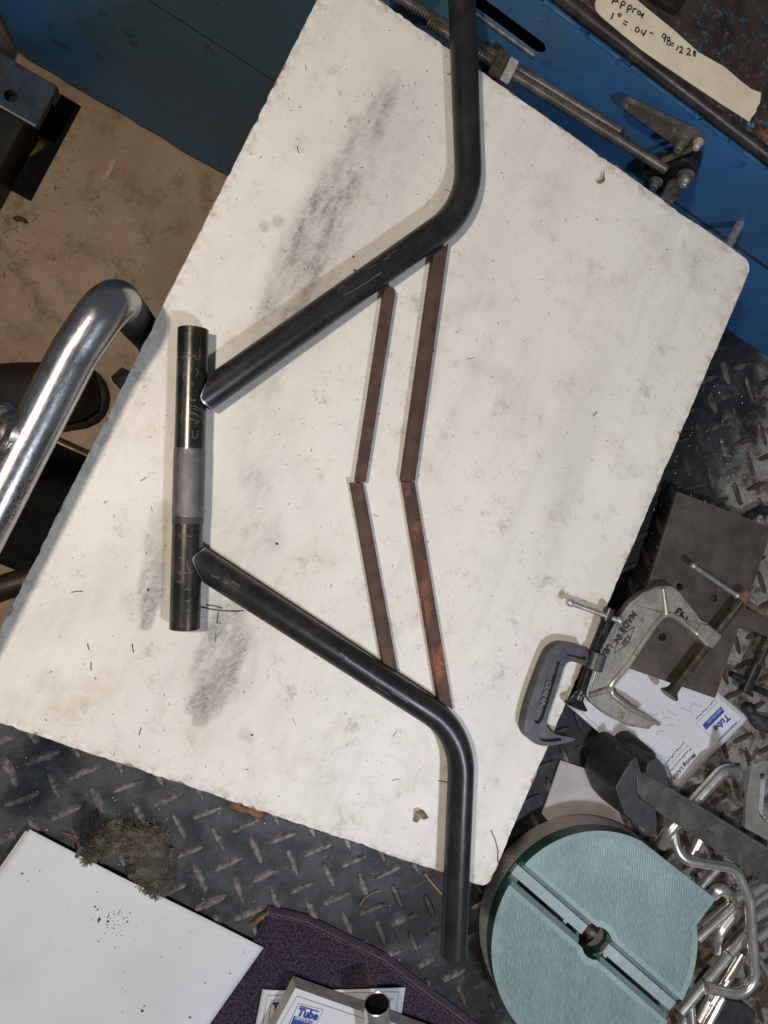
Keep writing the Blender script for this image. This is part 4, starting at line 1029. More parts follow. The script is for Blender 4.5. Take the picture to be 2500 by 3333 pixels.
for an in (2.35, 2.62, 2.95, 1.95):
    p = Vector((dc.x + (DR - .0004) * math.cos(an), dc.y + (DR - .0004) * math.sin(an), 0))
    t = Vector((-math.sin(an), math.cos(an), 0)) * .0022; nn = Vector((math.cos(an), math.sin(an), 0)) * .0008
    V = [p - t + Vector((0, 0, ZGB + .001)), p + t + Vector((0, 0, ZGB + .001)), p + nn + Vector((0, 0, ZGB + .001)), p - t + Vector((0, 0, ZG0 - .001)), p + t + Vector((0, 0, ZG0 - .001)), p + nn + Vector((0, 0, ZG0 - .001))]
    mesh_obj('layer_seam', V, [(0, 2, 5, 3), (2, 1, 4, 5)], MAT['taupe'], base)
die = thing('printed_bending_die', 'pale green printed plastic disc with a diagonal slot and centre hole', 'printed die', (dc.x, dc.y, ZG0))
OUT = disc_outline(DR)
def gap(s0, s1):
    sd = 1 if slot_n.y > 0 else -1
    return [tuple((Vector((hole_c.x, hole_c.y, 0)) + slot_d * s_ + slot_n * sd * w_)[:2]) for s_, w_ in ((s0, -.0087), (s1, -.0087), (s1, -.0036), (s0, -.0036))]
v, f = slab([OUT, circ(hole_c.x, hole_c.y, HR, 40), gap(HR + .002, DR - .012), gap(-DR + .012, -HR - .002)], ZG0 + .0002, ZG1 - .0100, flatz); mesh_obj('lower_layer', v, f, MAT['green_shaded'], die)
WS, WI = 0.0140, 0.0088
def half(sign, inset_in, poly):
    """Part of the outline on one side of the slot."""
    out = []; m = len(poly)
    dist = [(Vector((p[0], p[1], 0)) - Vector((hole_c.x, hole_c.y, 0))).dot(slot_n) * sign - inset_in for p in poly]
    for i in range(m):
        a, b = poly[i], poly[(i + 1) % m]; da, db = dist[i], dist[(i + 1) % m]
        if da >= 0: out.append(a)
        if (da >= 0) != (db >= 0):
            t = da / (da - db); out.append((a[0] + (b[0] - a[0]) * t, a[1] + (b[1] - a[1]) * t))
    return out
def with_hole(poly, sign, inset, r):
    """Cut the centre hole out of a half: walk the straight slot edge and bulge round the hole."""
    loc = [((Vector((p[0], p[1], 0)) - Vector((hole_c.x, hole_c.y, 0)))) for p in poly]
    res = []; m = len(poly)
    for i in range(m):
        res.append(poly[i])
        a, b = loc[i], loc[(i + 1) % m]
        if abs(a.dot(slot_n) * sign - inset) < 1e-6 and abs(b.dot(slot_n) * sign - inset) < 1e-6 and (a - b).length > .05:
            if r > inset:
                th0 = math.acos(inset / r); dirn = 1 if a.dot(slot_d) < 0 else -1
                for k in range(17):
                    th = -dirn * th0 + dirn * 2 * th0 * k / 16
                    p = Vector((hole_c.x, hole_c.y, 0)) + slot_n * sign * math.cos(th) * r + slot_d * math.sin(th) * r
                    res.append((p.x, p.y))
    return res
for sg in (1, -1):
    poly = with_hole(half(sg, WS, OUT), sg, WS, HR + .0003)
    v, f = slab([poly], ZG1 - .0100, ZG1 - .0005, flatz); top = mesh_obj('top_half', v, f, MAT['green_shaded'], die)
    v, f = slab([poly], ZG1 - .0005, ZG1, flatz); mesh_obj('print_surface', v, f, MAT['green'], top)
    # chamfers down into the slot
    for s0, s1 in ((-DR + .003, -HR * .94), (HR * .94, DR - .003)):
        c = Vector((hole_c.x, hole_c.y, 0)); V = []
        for s in (s0, s1):
            for (w, z) in ((WS + .0002, ZG1 - .0003), (WI, ZG1 - .0062), (WI, ZG1 - .0100), (WS + .0002, ZG1 - .0100)):
                p = c + slot_d * s + slot_n * sg * w; V.append(Vector((p.x, p.y, z)))
        mesh_obj('slot_chamfer', V, [(0, 1, 5, 4), (1, 2, 6, 5), (2, 3, 7, 6), (0, 3, 2, 1), (4, 5, 6, 7)], MAT['green'], die)
    # raised perimeter bead of the print
    inner = with_hole(half(sg, WS + .0055, disc_outline(DR - .0075)), sg, WS + .0055, HR + .0075)
    v, f = slab([poly, inner], ZG1 + .0001, ZG1 + .00035, flatz); mesh_obj('print_perimeter', v, f, MAT['green_rim'], top)
for s0, s1 in ((-DR - .004, -HR - .001), (HR - .004, DR - .004)):
    c = Vector((hole_c.x, hole_c.y, 0)); off = -slot_n * .0 + slot_n * (.0022 if slot_n.y > 0 else -.0022)
    V = []
    for z in (ZG1 - .0098, ZG1 - .0022):
        for s, w in ((s0, -.0062), (s1, -.0062), (s1, .0062), (s0, .0062)):
            p = c + slot_d * s + slot_n * w + off; V.append(Vector((p.x, p.y, z)))
    mesh_obj('slot_key', V, [(0, 3, 2, 1), (4, 5, 6, 7), (0, 1, 5, 4), (1, 2, 6, 5), (2, 3, 7, 6), (3, 0, 4, 7)], MAT['key'], die, bevel=0.0006)
lean(base); lean(die)

# pale card
cd = px_slab('card', [[(1825, 2475), (1963, 2521), (2040, 2700), (1900, 2800), (1765, 2650)]], ZP + .0018, ZP + .0040, MAT['card'])
tag(cd, 'pale grey card lying flat behind the printed disc and black clamp jaws', 'card')

# squared note sheet under the clamps
def sheet(name, quad, z, mat, parent=None, nx=24, ny=24, wave=lambda u, v: 0.0, thick=.00018):
    A, B, C, D = [on(*p, z) for p in quad]
    V, F = [], []
    for j in range(ny + 1):
        for i in range(nx + 1):
            u, w = i / nx, j / ny
            p = (A * (1 - u) + B * u) * (1 - w) + (D * (1 - u) + C * u) * w
            V.append((p.x, p.y, z + wave(u, w)))
    for j in range(ny):
        for i in range(nx):
            a = j * (nx + 1) + i; F.append((a, a + 1, a + nx + 2, a + nx + 1))
    o = mesh_obj(name, V, F, mat, parent, smooth=True)
    s = o.modifiers.new('solidify', 'SOLIDIFY'); s.thickness = thick; s.offset = -1
    return o
ZN = ZP + .0070
nwave = lambda u, w: .0016 * math.sin(u * 5.2 + 1.0) + .0010 * math.sin(w * 6 + 2) - .001
note_q = [(1838, 2288), (2192, 2596), (2437, 2338), (2085, 2030)]   # E, D, C, T
note = sheet('note_sheet', note_q, ZN, MAT['paper'], wave=nwave)
tag(note, 'curled squared note sheet with blue logo under the silver clamp and steel plate', 'paper')
def nuv(u, w, dz=.0006):
    A, B, C, D = [on(*p, ZN) for p in note_q]
    p = (A * (1 - u) + B * u) * (1 - w) + (D * (1 - u) + C * u) * w
    return Vector((p.x, p.y, ZN + nwave(u, w) + dz))
# sheet "top" is the D-C edge (u = 1); text runs from C to D (w from 1 to 0)
lines = []
for k in range(15): lines.append([nuv(.08 + .62 * k / 14, w) for w in np.linspace(.06, .94, 12)])
for k in range(20): lines.append([nuv(u, .06 + .88 * k / 19) for u in np.linspace(.08, .70, 9)])
v, f = ribbon(lines, .00022); o = mesh_obj('ruled_grid', v, f, MAT['grid_ink'], note)
v, f = ribbon([[nuv(u, .035, .0007) for u in np.linspace(.03, .965, 14)], [nuv(.965, w, .0007) for w in np.linspace(.035, .965, 14)], [nuv(u, .965, .0007) for u in np.linspace(.965, .03, 14)], [nuv(.03, w, .0007) for w in np.linspace(.965, .035, 14)]], .00045)
mesh_obj('border_line', v, f, MAT['print_dark'], note)
def note_text(s, u, w, size, mat, shear=0.0, bold=0.0, name='printed_text'):
    a = nuv(u, w, .0009); x = nuv(u, w - .1, .0009) - a; y = nuv(u + .1, w, .0009) - a
    return text_part(name, s, mat, note, a, x, y, size, shear=shear, bold=bold)
def logo(fn_pt, parent, text_fn, scale):
    pass
# logo near C
a = nuv(.86, .90); 
note_text('Tube', .865, .900, .0130, MAT['print_blue'], 0.0, .0005, 'logo_word')
v, f = ribbon([[nuv(.955, .90, .001), nuv(.955, .66, .001)]], .0012); mesh_obj('logo_bar', v, f, MAT['print_blue'], note)
v, f = ribbon([[nuv(.820, .905, .001), nuv(.820, .665, .001)]], .0092); mesh_obj('logo_box', v, f, MAT['print_blue'], note)
note_text('SERVICE CO.', .803, .893, .0046, MAT['paper'], name='logo_caption')
for z_ in note.children:
    if z_.name.startswith('logo_caption'):
        for vv_ in z_.data.vertices: vv_.co.z += .0006
v, f = ribbon([[nuv(.965, .64, .0008), nuv(.76, .64, .0008), nuv(.76, .93, .0008)]], .0004); mesh_obj('logo_frame', v, f, MAT['print_dark'], note)
def tiny_print(u, w0, w1, h, mat):
    # print too small to read in the photograph: broken strokes
    st = []; w = w0
    while w > w1:
        L = random.uniform(.006, .014); st.append([nuv(u + random.uniform(-.004, .004), w, .0008), nuv(u + random.uniform(-.004, .010), max(w - L, w1), .0008)]); w -= L + random.uniform(.004, .012)
    v, f = ribbon(st, h); mesh_obj('small_print', v, f, mat, note)
tiny_print(.735, .93, .68, .0016, MAT['print_blue'])
note_text('Moving LASER', .895, .43, .0076, MAT['print_dark'], .15, .0002)
tiny_print(.855, .44, .06, .0015, MAT['print_dark']); tiny_print(.825, .44, .10, .0011, MAT['pencil']); tiny_print(.795, .44, .08, .0015, MAT['print_dark'])
note_text('processing', .035, .86, .0088, MAT['print_dark'], .1, .0001)
pcl = [[nuv(.70, .80), nuv(.64, .76), nuv(.66, .70)], [nuv(.69, .70), nuv(.60, .66)], [nuv(.62, .58), nuv(.54, .56)], [nuv(.60, .53), nuv(.57, .49), nuv(.53, .53)], [nuv(.52, .48), nuv(.50, .44), nuv(.46, .45)], [nuv(.66, .50), nuv(.62, .47)], [nuv(.64, .40), nuv(.60, .36), nuv(.62, .33)]]
v, f = ribbon(pcl, .0007); mesh_obj('pencil_note', v, f, MAT['pencil'], note)

# brown steel plate with holes
ZS = -0.171
plate_loops = [[(2205, 1600), (2515, 1718), (2328, 2273), (2025, 2168)], pcirc(2214, 1910, 12), pcirc(2325, 1947, 11.5), pcirc(2158, 2074, 13)]
sp = px_slab('drilled_plate', plate_loops, ZS - .0050, ZS, MAT['steel_plate'], bevel=0.0005)
for k in range(26):
    px_, py_ = random.uniform(2080, 2460), random.uniform(1640, 2230); an_ = random.choice((.42, .42, 1.2, -.4, 2.0)) + random.uniform(-.2, .2); L_ = random.uniform(4, 34)
    if not inside((px_, py_), [(2215, 1615), (2500, 1725), (2322, 2255), (2040, 2160)]): continue
    v, f = ribbon([[on(px_, py_, ZS + .0003), on(px_ + L_ * math.cos(an_), py_ + L_ * math.sin(an_), ZS + .0003)]], random.uniform(.0002, .0006)); mesh_obj('scratch', v, f, MAT['scratch'], sp)
for e0, e1 in (((2207, 1604), (2029, 2165)), ((2207, 1603), (2500, 1714))):
    v, f = ribbon([[on(e0[0] + (e1[0] - e0[0]) * t, e0[1] + (e1[1] - e0[1]) * t, ZS + .0002) for t in np.linspace(0, 1, 9)]], .0007); mesh_obj('worn_highlight_edge', v, f, MAT['scratch'], sp)  # pale strips: edge wear plus a painted edge highlight
tag(sp, 'brown steel plate with drilled holes lying under the large silver clamp', 'steel plate')

# ---- clamps
def c_clamp_screw(root, head_px, pad_px, z, r, mat_s, pitch, t0, t1, boss=None, pad_r=1.6, smooth_from=None):
    a = on(*head_px, z); b = on(*pad_px, z); d = (b - a).normalized(); L = (b - a).length
    v, f = lathe([(0, r * .9), (.0006, r), (L * t0, r), (L * t0 + .0004, r * .9)], a, d, 18); mesh_obj('screw_head', v, f, mat_s, root, smooth=True)
    v, f = screw(a + d * (L * t0), a + d * (L * t1), r, r * .40, r * .24, 14, 6); mesh_obj('screw', v, f, mat_s, root, smooth=True, angle=60)
    v, f = lathe([(L * t1 - .001, r * .62), (L - r * 2.0, r * .60), (L - r * 1.9, r * .95), (L - r * 1.1, r * .95), (L - r * .5, r * pad_r * .70), (L, r * pad_r * .97), (L + r * .25, r * pad_r), (L + r * .4, r * pad_r * .9), (L + r * .42, r * .4)], a, d, 20); mesh_obj('swivel_pad', v, f, mat_s, root, smooth=True)
    return a, d, L
def t_bar(root, p0, p1, z, r, mat, ball=1.6, z1=None):
    a = on(*p0, z); b = on(*p1, z if z1 is None else z1)
    v, f = sweep([a, b], r, 12); mesh_obj('handle_bar', v, f, mat, root, smooth=True)
    d = (b - a).normalized()
    for e, s in ((a, -1), (b, 1)):
        R_ = r * ball
        v, f = lathe([(-R_ * math.cos(t), R_ * math.sin(t)) for t in np.linspace(0.05, math.pi - .05, 9)], e, d * s, 14); mesh_obj('handle_knob', v, f, mat, root, smooth=True)
# small charcoal clamp on the board edge
SC = lambda pts: zoom(pts, 1700, 1900, 3.318)
sc = thing('c_clamp', 'small charcoal C-clamp lying on the right edge of the white board', 'clamp', on(1760, 2200, 0), 'C-clamps')
outer = SC([(720, 690), (560, 652), (450, 640), (370, 665), (300, 720), (250, 820), (210, 920), (150, 1080), (80, 1280), (30, 1480), (18, 1570), (50, 1660), (120, 1720), (200, 1750), (300, 1752), (420, 1732), (560, 1692), (575, 1676), (520, 1660), (400, 1640), (310, 1600), (266, 1540), (270, 1470), (330, 1280), (400, 1080), (450, 900), (480, 850), (530, 836), (600, 858), (705, 890)])
pocket1 = smooth_loop(SC([(330, 850), (415, 830), (400, 900), (330, 1120), (260, 1350), (215, 1500), (140, 1520), (120, 1440), (170, 1280), (240, 1060)]), 2)
pocket2 = smooth_loop(SC([(165, 1640), (230, 1600), (330, 1640), (470, 1690), (300, 1712), (200, 1700)]), 2)
pocket3 = smooth_loop(SC([(480, 735), (560, 740), (690, 785), (690, 830), (560, 795), (480, 775)]), 1)
zr = .0125
lo = [tuple(on(x, y, zr)[:2]) for x, y in smooth_loop(outer, 1)]
pk = [[tuple(on(x, y, zr)[:2]) for x, y in p] for p in (pocket1, pocket2, pocket3)]
vf = join(slab([lo], .0012, .0088, flatz), slab([lo] + pk, .0088, .0125, flatz)); mesh_obj('frame', *vf, MAT['dark_clamp'], sc, bevel=0.0018, seg=3)
text_px('raised_lettering', 'CHINA', MAT['pale_letter'], sc, SC([(262, 1040)])[0], SC([(202, 1260)])[0], .0089, 24, bold=.0003, extrude=.0009)
a, d, L = c_clamp_screw(sc, SC([(948, 262)])[0], SC([(580, 1310)])[0], .0085, .0049, MAT['dark_screw'], .0012, .13, .85, pad_r=2.15)
bs = on(*SC([(812, 740)])[0], .0085); be = on(*SC([(752, 925)])[0], .0085)
v, f = lathe([(0, .0078), (.0008, .0088), ((be - bs).length - .0008, .0088), ((be - bs).length, .0078)], bs, be - bs, 24); mesh_obj('boss', v, f, MAT['dark_clamp'], sc, smooth=True)
t_bar(sc, SC([(512, 203)])[0], SC([(1045, 396)])[0], .0105, .0023, MAT['steel_pin'])

# large silver clamp on the steel plate
ZC0, ZC1 = ZS + .0004, ZS + .0185
lc = thing('c_clamp', 'large worn silver C-clamp with raised lettering lying on the brown steel plate', 'clamp', on(2040, 2150, ZS), 'C-clamps')
ol = [(2150, 2360), (2113, 2372), (2046, 2361), (1971, 2325), (1929, 2289), (1912, 2264), (1925, 2215), (1942, 2160), (1965, 2110), (2008, 2026), (2057, 1963), (2100, 1929), (2148, 1910), (2182, 1907), (2211, 1929), (2245, 1977), (2279, 2021), (2312, 2038), (2298, 2098), (2254, 2054), (2211, 2018), (2177, 2001), (2158, 2009), (2134, 2035), (2095, 2093), (2047, 2166), (2010, 2208), (1989, 2234), (1994, 2257), (2018, 2276), (2047, 2300), (2092, 2322), (2135, 2345)]
lo = [tuple(on(x, y, ZC1)[:2]) for x, y in ol]
v, f = slab([lo], ZC0 + .004, ZC1 - .003, flatz); mesh_obj('frame', v, f, MAT['cast'], lc, bevel=0.0016)
inner_px = [(2300, 2094), (2254, 2050), (2211, 2014), (2177, 1997), (2154, 2005), (2130, 2032), (2091, 2090), (2043, 2163), (2006, 2205), (1985, 2233), (1991, 2260), (2016, 2280), (2047, 2304), (2092, 2326), (2146, 2358)]
path = [on(x, y, ZC1 - .004) for x, y in inner_px]
v, f = sweep(path, [.0040] * (len(path) - 1) + [.0022], 12); mesh_obj('inner_rim', v, f, MAT['cast_edge'], lc, smooth=True)
outer_px = [(2300, 2030), (2279, 2023), (2245, 1980), (2209, 1932), (2181, 1911), (2149, 1914), (2102, 1932), (2060, 1966), (2012, 2028), (1969, 2112), (1946, 2162), (1929, 2216), (1917, 2264), (1933, 2287), (1973, 2322), (2047, 2357), (2113, 2368)]
path = [on(x, y, ZC1 - .0045) for x, y in outer_px]
v, f = sweep(path, .0020, 10); mesh_obj('outer_rim', v, f, MAT['cast_edge'], lc, smooth=True)
for p0, p1 in (((2156, 1915), (2166, 1998)), ((1916, 2262), (1986, 2240))):
    v, f = sweep([on(*p0, ZC1 - .0035), on(*p1, ZC1 - .0035)], [.0036, .0046], 12); mesh_obj('cross_rib', v, f, MAT['cast_edge'], lc, smooth=True)
SL = lambda pts: zoom(pts, 1700, 1900, 3.318)
ZLT = ZC1 - .0030
for s_, p0, p1, h_ in (('MADE', (1195, 292), (1095, 430), 20), ('IN', (1040, 535), (1000, 600), 20), ('USA', (935, 640), (850, 760), 20)):
    text_px('raised_lettering', s_, MAT['shaded_letter'], lc, SL([p0])[0], SL([p1])[0], ZLT, h_ + 5, bold=.0005, extrude=.0014)
dm = SL([(1210, 465), (1150, 640), (990, 755), (1040, 580), (1210, 465)])
v, f = sweep([on(*p, ZLT + .0002) for p in dm], .0006, 6); mesh_obj('raised_diamond', v, f, MAT['shaded_letter'], lc)
text_px('raised_lettering', 'K&S', MAT['shaded_letter'], lc, SL([(1140, 545)])[0], SL([(1040, 690)])[0], ZLT, 20, bold=.0002, extrude=.0010)
text_px('stamped_number', '143', MAT['grime'], lc, zoom([(1128, 1072)], 1700, 1500, 2.0738)[0], zoom([(1060, 985)], 1700, 1500, 2.0738)[0], ZLT + .0002, 34, bold=.0007)
bs = on(2322, 2060, ZC0 + .010); be = on(2300, 2098, ZC0 + .010)
bq = [(2285, 2030), (2312, 2036), (2352, 2069), (2322, 2112), (2296, 2100), (2262, 2064)]
v, f = slab([[tuple(on(x, y, ZC1)[:2]) for x, y in bq]], ZC0, ZC1 + .001, flatz); mesh_obj('boss', v, f, MAT['cast_edge'], lc, bevel=0.003, seg=3)
c_clamp_screw(lc, (2424, 1935), (2180, 2258), ZC0 + .0105, .0066, MAT['brown_screw'], .0016, .07, .93, pad_r=1.75)
v, f = lathe([(0, .0070), (.001, .0082), (.014, .0082), (.015, .0070)], on(2428, 1928, ZC0 + .0105), on(2180, 2258, ZC0) - on(2424, 1935, ZC0), 18); mesh_obj('screw_collar', v, f, MAT['copper_rust'], lc, smooth=True)
t_bar(lc, (2256, 1842), (2398, 1938), ZC0 + .016, .0032, MAT['steel_pin'], 1.5, ZC0 + .0105)
v, f = sweep([on(2428, 1960, ZC0 + .0105), on(2478, 1992, ZC0 + .006)], .0040, 12); mesh_obj('handle_bar', v, f, MAT['copper_rust'], lc, smooth=True)

# third clamp at the right edge
tc = thing('c_clamp', 'dark screw and handle of a clamp cut off by the right edge', 'clamp', on(2450, 2180, ZP), 'C-clamps')
zt = ZP + .017
a = on(2512, 2050, zt); b = on(2421, 2252, zt); d = (b - a).normalized(); L = (b - a).length
v, f = screw(a, a + d * L * .56, .0080, .0034, .0020, 16, 6); mesh_obj('screw', v, f, MAT['brown_screw'], tc, smooth=True, angle=60)
v, f = lathe([(L * .56, .0078), (L * .995, .0078), (L, .0068)], a, d, 20); mesh_obj('screw_head', v, f, MAT['dark_screw'], tc, smooth=True)
v, f = sweep([on(2378, 2192, zt + .004), on(2418, 2214, zt + .006)], [.0040, .0056], 12); mesh_obj('handle_knob', v, f, MAT['dark_screw'], tc, smooth=True)
v, f = sweep([on(2440, 2232, zt), on(2540, 2275, zt)], .0042, 12); mesh_obj('handle_bar', v, f, MAT['dark_screw'], tc, smooth=True)
v, f = slab([[tuple(on(x, y, zt + .004)[:2]) for x, y in ((2405, 1985), (2425, 1975), (2540, 2035), (2540, 2095), (2470, 2062), (2405, 2040), (2398, 2010))]], ZP + .004, zt + .004, flatz); mesh_obj('frame', v, f, MAT['steel_plate'], tc, bevel=0.003, seg=3)
# curved clamp frames peeping out on the right
fc = thing('c_clamp', 'curved dark clamp frame behind the corner of the brown steel plate', 'clamp', on(2480, 1670, ZP), 'C-clamps')
v, f = sweep([on(x, y, ZP + .010) for x, y in ((2425, 1700), (2442, 1674), (2470, 1660), (2510, 1662), (2560, 1690))], .0062, 12); mesh_obj('frame', v, f, MAT['dark_steel'], fc, smooth=True)
hc = thing('c_clamp', 'grey clamp end with round knob beside the note sheet corner', 'clamp', on(2480, 2340, ZP), 'C-clamps')
v, f = sweep([on(x, y, ZP + .010) for x, y in ((2437, 2318), (2470, 2352), (2520, 2366), (2570, 2360))], [.006, .010, .012, .012], 14); mesh_obj('frame', v, f, MAT['dark_clamp'], hc, smooth=True)
v, f = lathe([(-.009 * math.cos(t), .009 * math.sin(t)) for t in np.linspace(.05, math.pi - .05, 10)], on(2436, 2306, ZP + .012), (0, 0, 1), 16); mesh_obj('knob', v, f, MAT['dark_steel'], hc, smooth=True)

# bar clamp with black jaws
Z7 = lambda pts: zoom(pts, 1600, 2300, 1.8433)
bc = thing('bar_clamp', 'bar clamp with grey steel rail and black plastic jaws above the wire hoops', 'clamp', on(2080, 2560, ZP))
zb = -0.128
bar_px = Z7([(872, 420), (900, 392), (1720, 892), (1720, 1118), (1640, 1060), (1000, 632), (905, 560), (878, 520)])
px_slab('rail', [bar_px], zb - .004, zb, MAT['bar_steel'], bc, bevel=0.0006)
for off, w_, hh in ((0, 10, .0022), (26, 7, .0012)):
    e0, e1 = Z7([(905, 398 + off), (1722, 896 + off)]); 
    v, f = ribbon([[on(*e0, zb), on(*e1, zb)]], px_len(*e0, zb, w_)); V2 = [Vector((p.x, p.y, zb - .0005)) for p in v] + [Vector((p.x, p.y, zb + hh)) for p in v]
    mesh_obj('rail_rib', V2, [(0, 2, 3, 1), (4, 5, 7, 6), (0, 1, 5, 4), (1, 3, 7, 5), (3, 2, 6, 7), (2, 0, 4, 6)], MAT['bar_steel'], bc, bevel=0.0003)
jaw_f = Z7([(872, 300), (846, 318), (800, 390), (748, 480), (746, 500), (762, 545), (800, 645), (850, 700), (930, 740), (985, 770), (1000, 700), (985, 610), (880, 540), (872, 430), (900, 392), (885, 330)])
px_slab('jaw', [jaw_f], -0.192, zb + .002, MAT['black_plastic'], bc, bevel=0.0016, seg=3)
jaw_r = Z7([(930, 372), (938, 340), (985, 308), (1008, 318), (1040, 365), (1072, 492), (1000, 455), (930, 410)])
px_slab('jaw', [jaw_r], -0.192, zb + .004, MAT['black_plastic'], bc, bevel=0.0016, seg=3)
for p in Z7([(772, 330), (905, 325)]):
    c = on(*p, -0.160); v, f = lathe([(-.040, .019), (-.037, .020), (0.002, .018), (.009, .014), (.012, .006)], c, (0.15, -.1, 1), 20); mesh_obj('pad', v, f, MAT['black_pad'], bc, smooth=True)
v, f = sweep([on(*Z7([(1040, 360)])[0], -.17), on(*Z7([(1075, 500)])[0], -.17)], .004, 10); mesh_obj('jaw_pin', v, f, MAT['steel_pin'], bc, smooth=True)

# laser-cut sheet
BZ = lambda pts: zoom(pts, 2050, 2450, 3.687)
ls = thing('cut_sheet_bracket', 'grey laser cut sheet bracket standing among the bent rods', 'bracket', on(2470, 2650, ZP))
zl = -0.118
loop = BZ([(1478, 108), (1520, 160), (1560, 250), (1572, 320), (1560, 520), (1542, 690), (1560, 760), (1620, 830), (1720, 870), (1720, 1080), (1640, 1040), (1385, 905), (1395, 640), (1420, 420), (1455, 240)])
px_slab('bracket_body', [loop], zl - .0040, zl, MAT['cut_sheet'], ls, bevel=0.0004)
px_slab('cut_face', [BZ([(1572, 318), (1632, 318), (1612, 560), (1590, 765), (1545, 690), (1562, 520)])], zl - .012, zl - .0042, MAT['pale_edge'], ls, bevel=0.0004)
for q_ in ((1445, 985), (1605, 1090)):
    c = on(*BZ([q_])[0], zl - .008); v, f = lathe([(0, .006), (.012, .006)], c, (0, 0, -1), 6); mesh_obj('spacer', v, f, MAT['dark_steel'], ls)

# bent and straight stainless rods
def rod(label, pts, r, rad=.02, name='bent_rod', cat='rod'):
    p = [on(x, y, z) for x, y, z in pts]
    path = fillet(p, rad, 10) if len(p) > 2 else p
    rt = thing(name, label, cat, p[0], 'stainless rods in the pile')
    v, f = sweep(path, r, 18); mesh_obj('rod_body', v, f, MAT['rod'], rt, smooth=True, angle=60)
    return rt
r_ = rod('bent rod hoop with black pen mark above the grey clamp rail', [(2150, 2752, -.176), (2178, 2700, -.165), (2376, 2482, -.160), (2520, 2690, -.176)], .0074, .022)
v, f = lathe([(0, .0076), (.0016, .0076)], on(2282, 2597, -.1645), on(2376, 2482, -.160) - on(2282, 2597, -.1645), 16, cap=False); mesh_obj('pen_mark', v, f, MAT['pen'], r_)
rod('large bent rod loop closing in a triangle at the right edge', [(2190, 2690, -.172), (2205, 2796, -.160), (2395, 2826, -.150), (2440, 2930, -.146), (2462, 3250, -.146), (2300, 3216, -.152)], .0062, .026)
Q6 = lambda x, y: zoom([(x, y)], 2100, 2850, 4.1475)[0]
def srod(label, p0, p1, z0, z1, r):
    return rod(label, [(*p0, z0), (*p1, z1)], r, name='straight_rod')
s1 = srod('long rod with two pen marks crossing from the green disc to the large loop', Q6(470, 1850), Q6(1370, 780), -.158, -.168, .0064)
for t in (.36, .72):
    a = on(*Q6(470, 1850), -.158); b = on(*Q6(1370, 780), -.168); v, f = lathe([(0, .0066), (.0014, .0066)], a.lerp(b, t), b - a, 16, cap=False); mesh_obj('pen_mark', v, f, MAT['pen'], s1)
srod('bright rod end just right of the notch in the green disc', Q6(700, 860), Q6(1245, 372), -.176, -.176, .0050)
srod('rod lying behind the bright rod end by the notch', Q6(760, 690), Q6(1300, 255), -.186, -.186, .0058)
rod('thick rod curling down behind the long marked rod', [(*Q6(950, 1000), -.192), (*Q6(960, 820), -.178), (*Q6(1240, 440), -.180)], .0070, .02)
srod('polished rod with rounded end inside the triangular loop', Q6(900, 1720), Q6(1310, 1060), -.182, -.180, .0064)
srod('bright rod leaving the bottom edge below the triangular loop', Q6(820, 2060), Q6(1040, 1640), -.176, -.180, .0056)
srod('thin rod leaning at the bottom edge near the end of the slot', Q6(640, 2050), Q6(610, 1700), -.172, -.178, .0050)
srod('rod beside the thin leaning rod at the bottom edge', Q6(720, 1960), Q6(900, 1600), -.186, -.186, .0054)
srod('short rod end at right edge above the triangular loop', Q6(1480, 570), Q6(1760, 380), -.178, -.178, .0056)
srod('rod tip under the grey rail near the right edge', Q6(1430, 240), Q6(1720, 60), -.182, -.182, .0058)
srod('second rod tip under the grey rail below the first', Q6(1440, 400), Q6(1740, 180), -.190, -.190, .0054)
srod('brass-coloured pin between the hoop and the grey rail', (2244, 2800), (2300, 2690), -.176, -.176, .0062)
srod('pale pin poking out beside the green disc edge', (2280, 2885), (2334, 2828), -.180, -.180, .0050)
rod('curved rod half hidden beside the green disc edge', [(*Q6(900, 260), -.186), (*Q6(1000, 170), -.180), (*Q6(1130, 240), -.186), (*Q6(1150, 420), -.192)], .0078, .02)
srod('thin wire rod running off at the right beside the loop', Q6(1540, 1130), Q6(1720, 1420), -.190, -.190, .0034)
srod('bright straight rod under the triangular loop beside the green disc', Q6(760, 1560), Q6(1120, 1020), -.188, -.188, .0060)
srod('dull rod crossing low behind the long marked rod', Q6(880, 1240), Q6(1420, 640), -.191, -.191, .0062)
srod('polished rod at the right edge level with the notch tip', Q6(1500, 860), Q6(1760, 640), -.184, -.184, .0064)
srod('rod stub at the bottom edge right of the slot end', Q6(480, 2080), Q6(560, 1900), -.184, -.184, .0066)
gb = px_slab('scrap_block', [[Q6(1010, 1660), Q6(1330, 1730), Q6(1500, 1860), Q6(1400, 2150), Q6(900, 2150), Q6(860, 1980)]], ZP + .0018, ZP + .012, MAT['dark_clamp'], bevel=0.001)
tag(gb, 'dark grey steel scrap block at the bottom edge below the triangular loop', 'scrap')
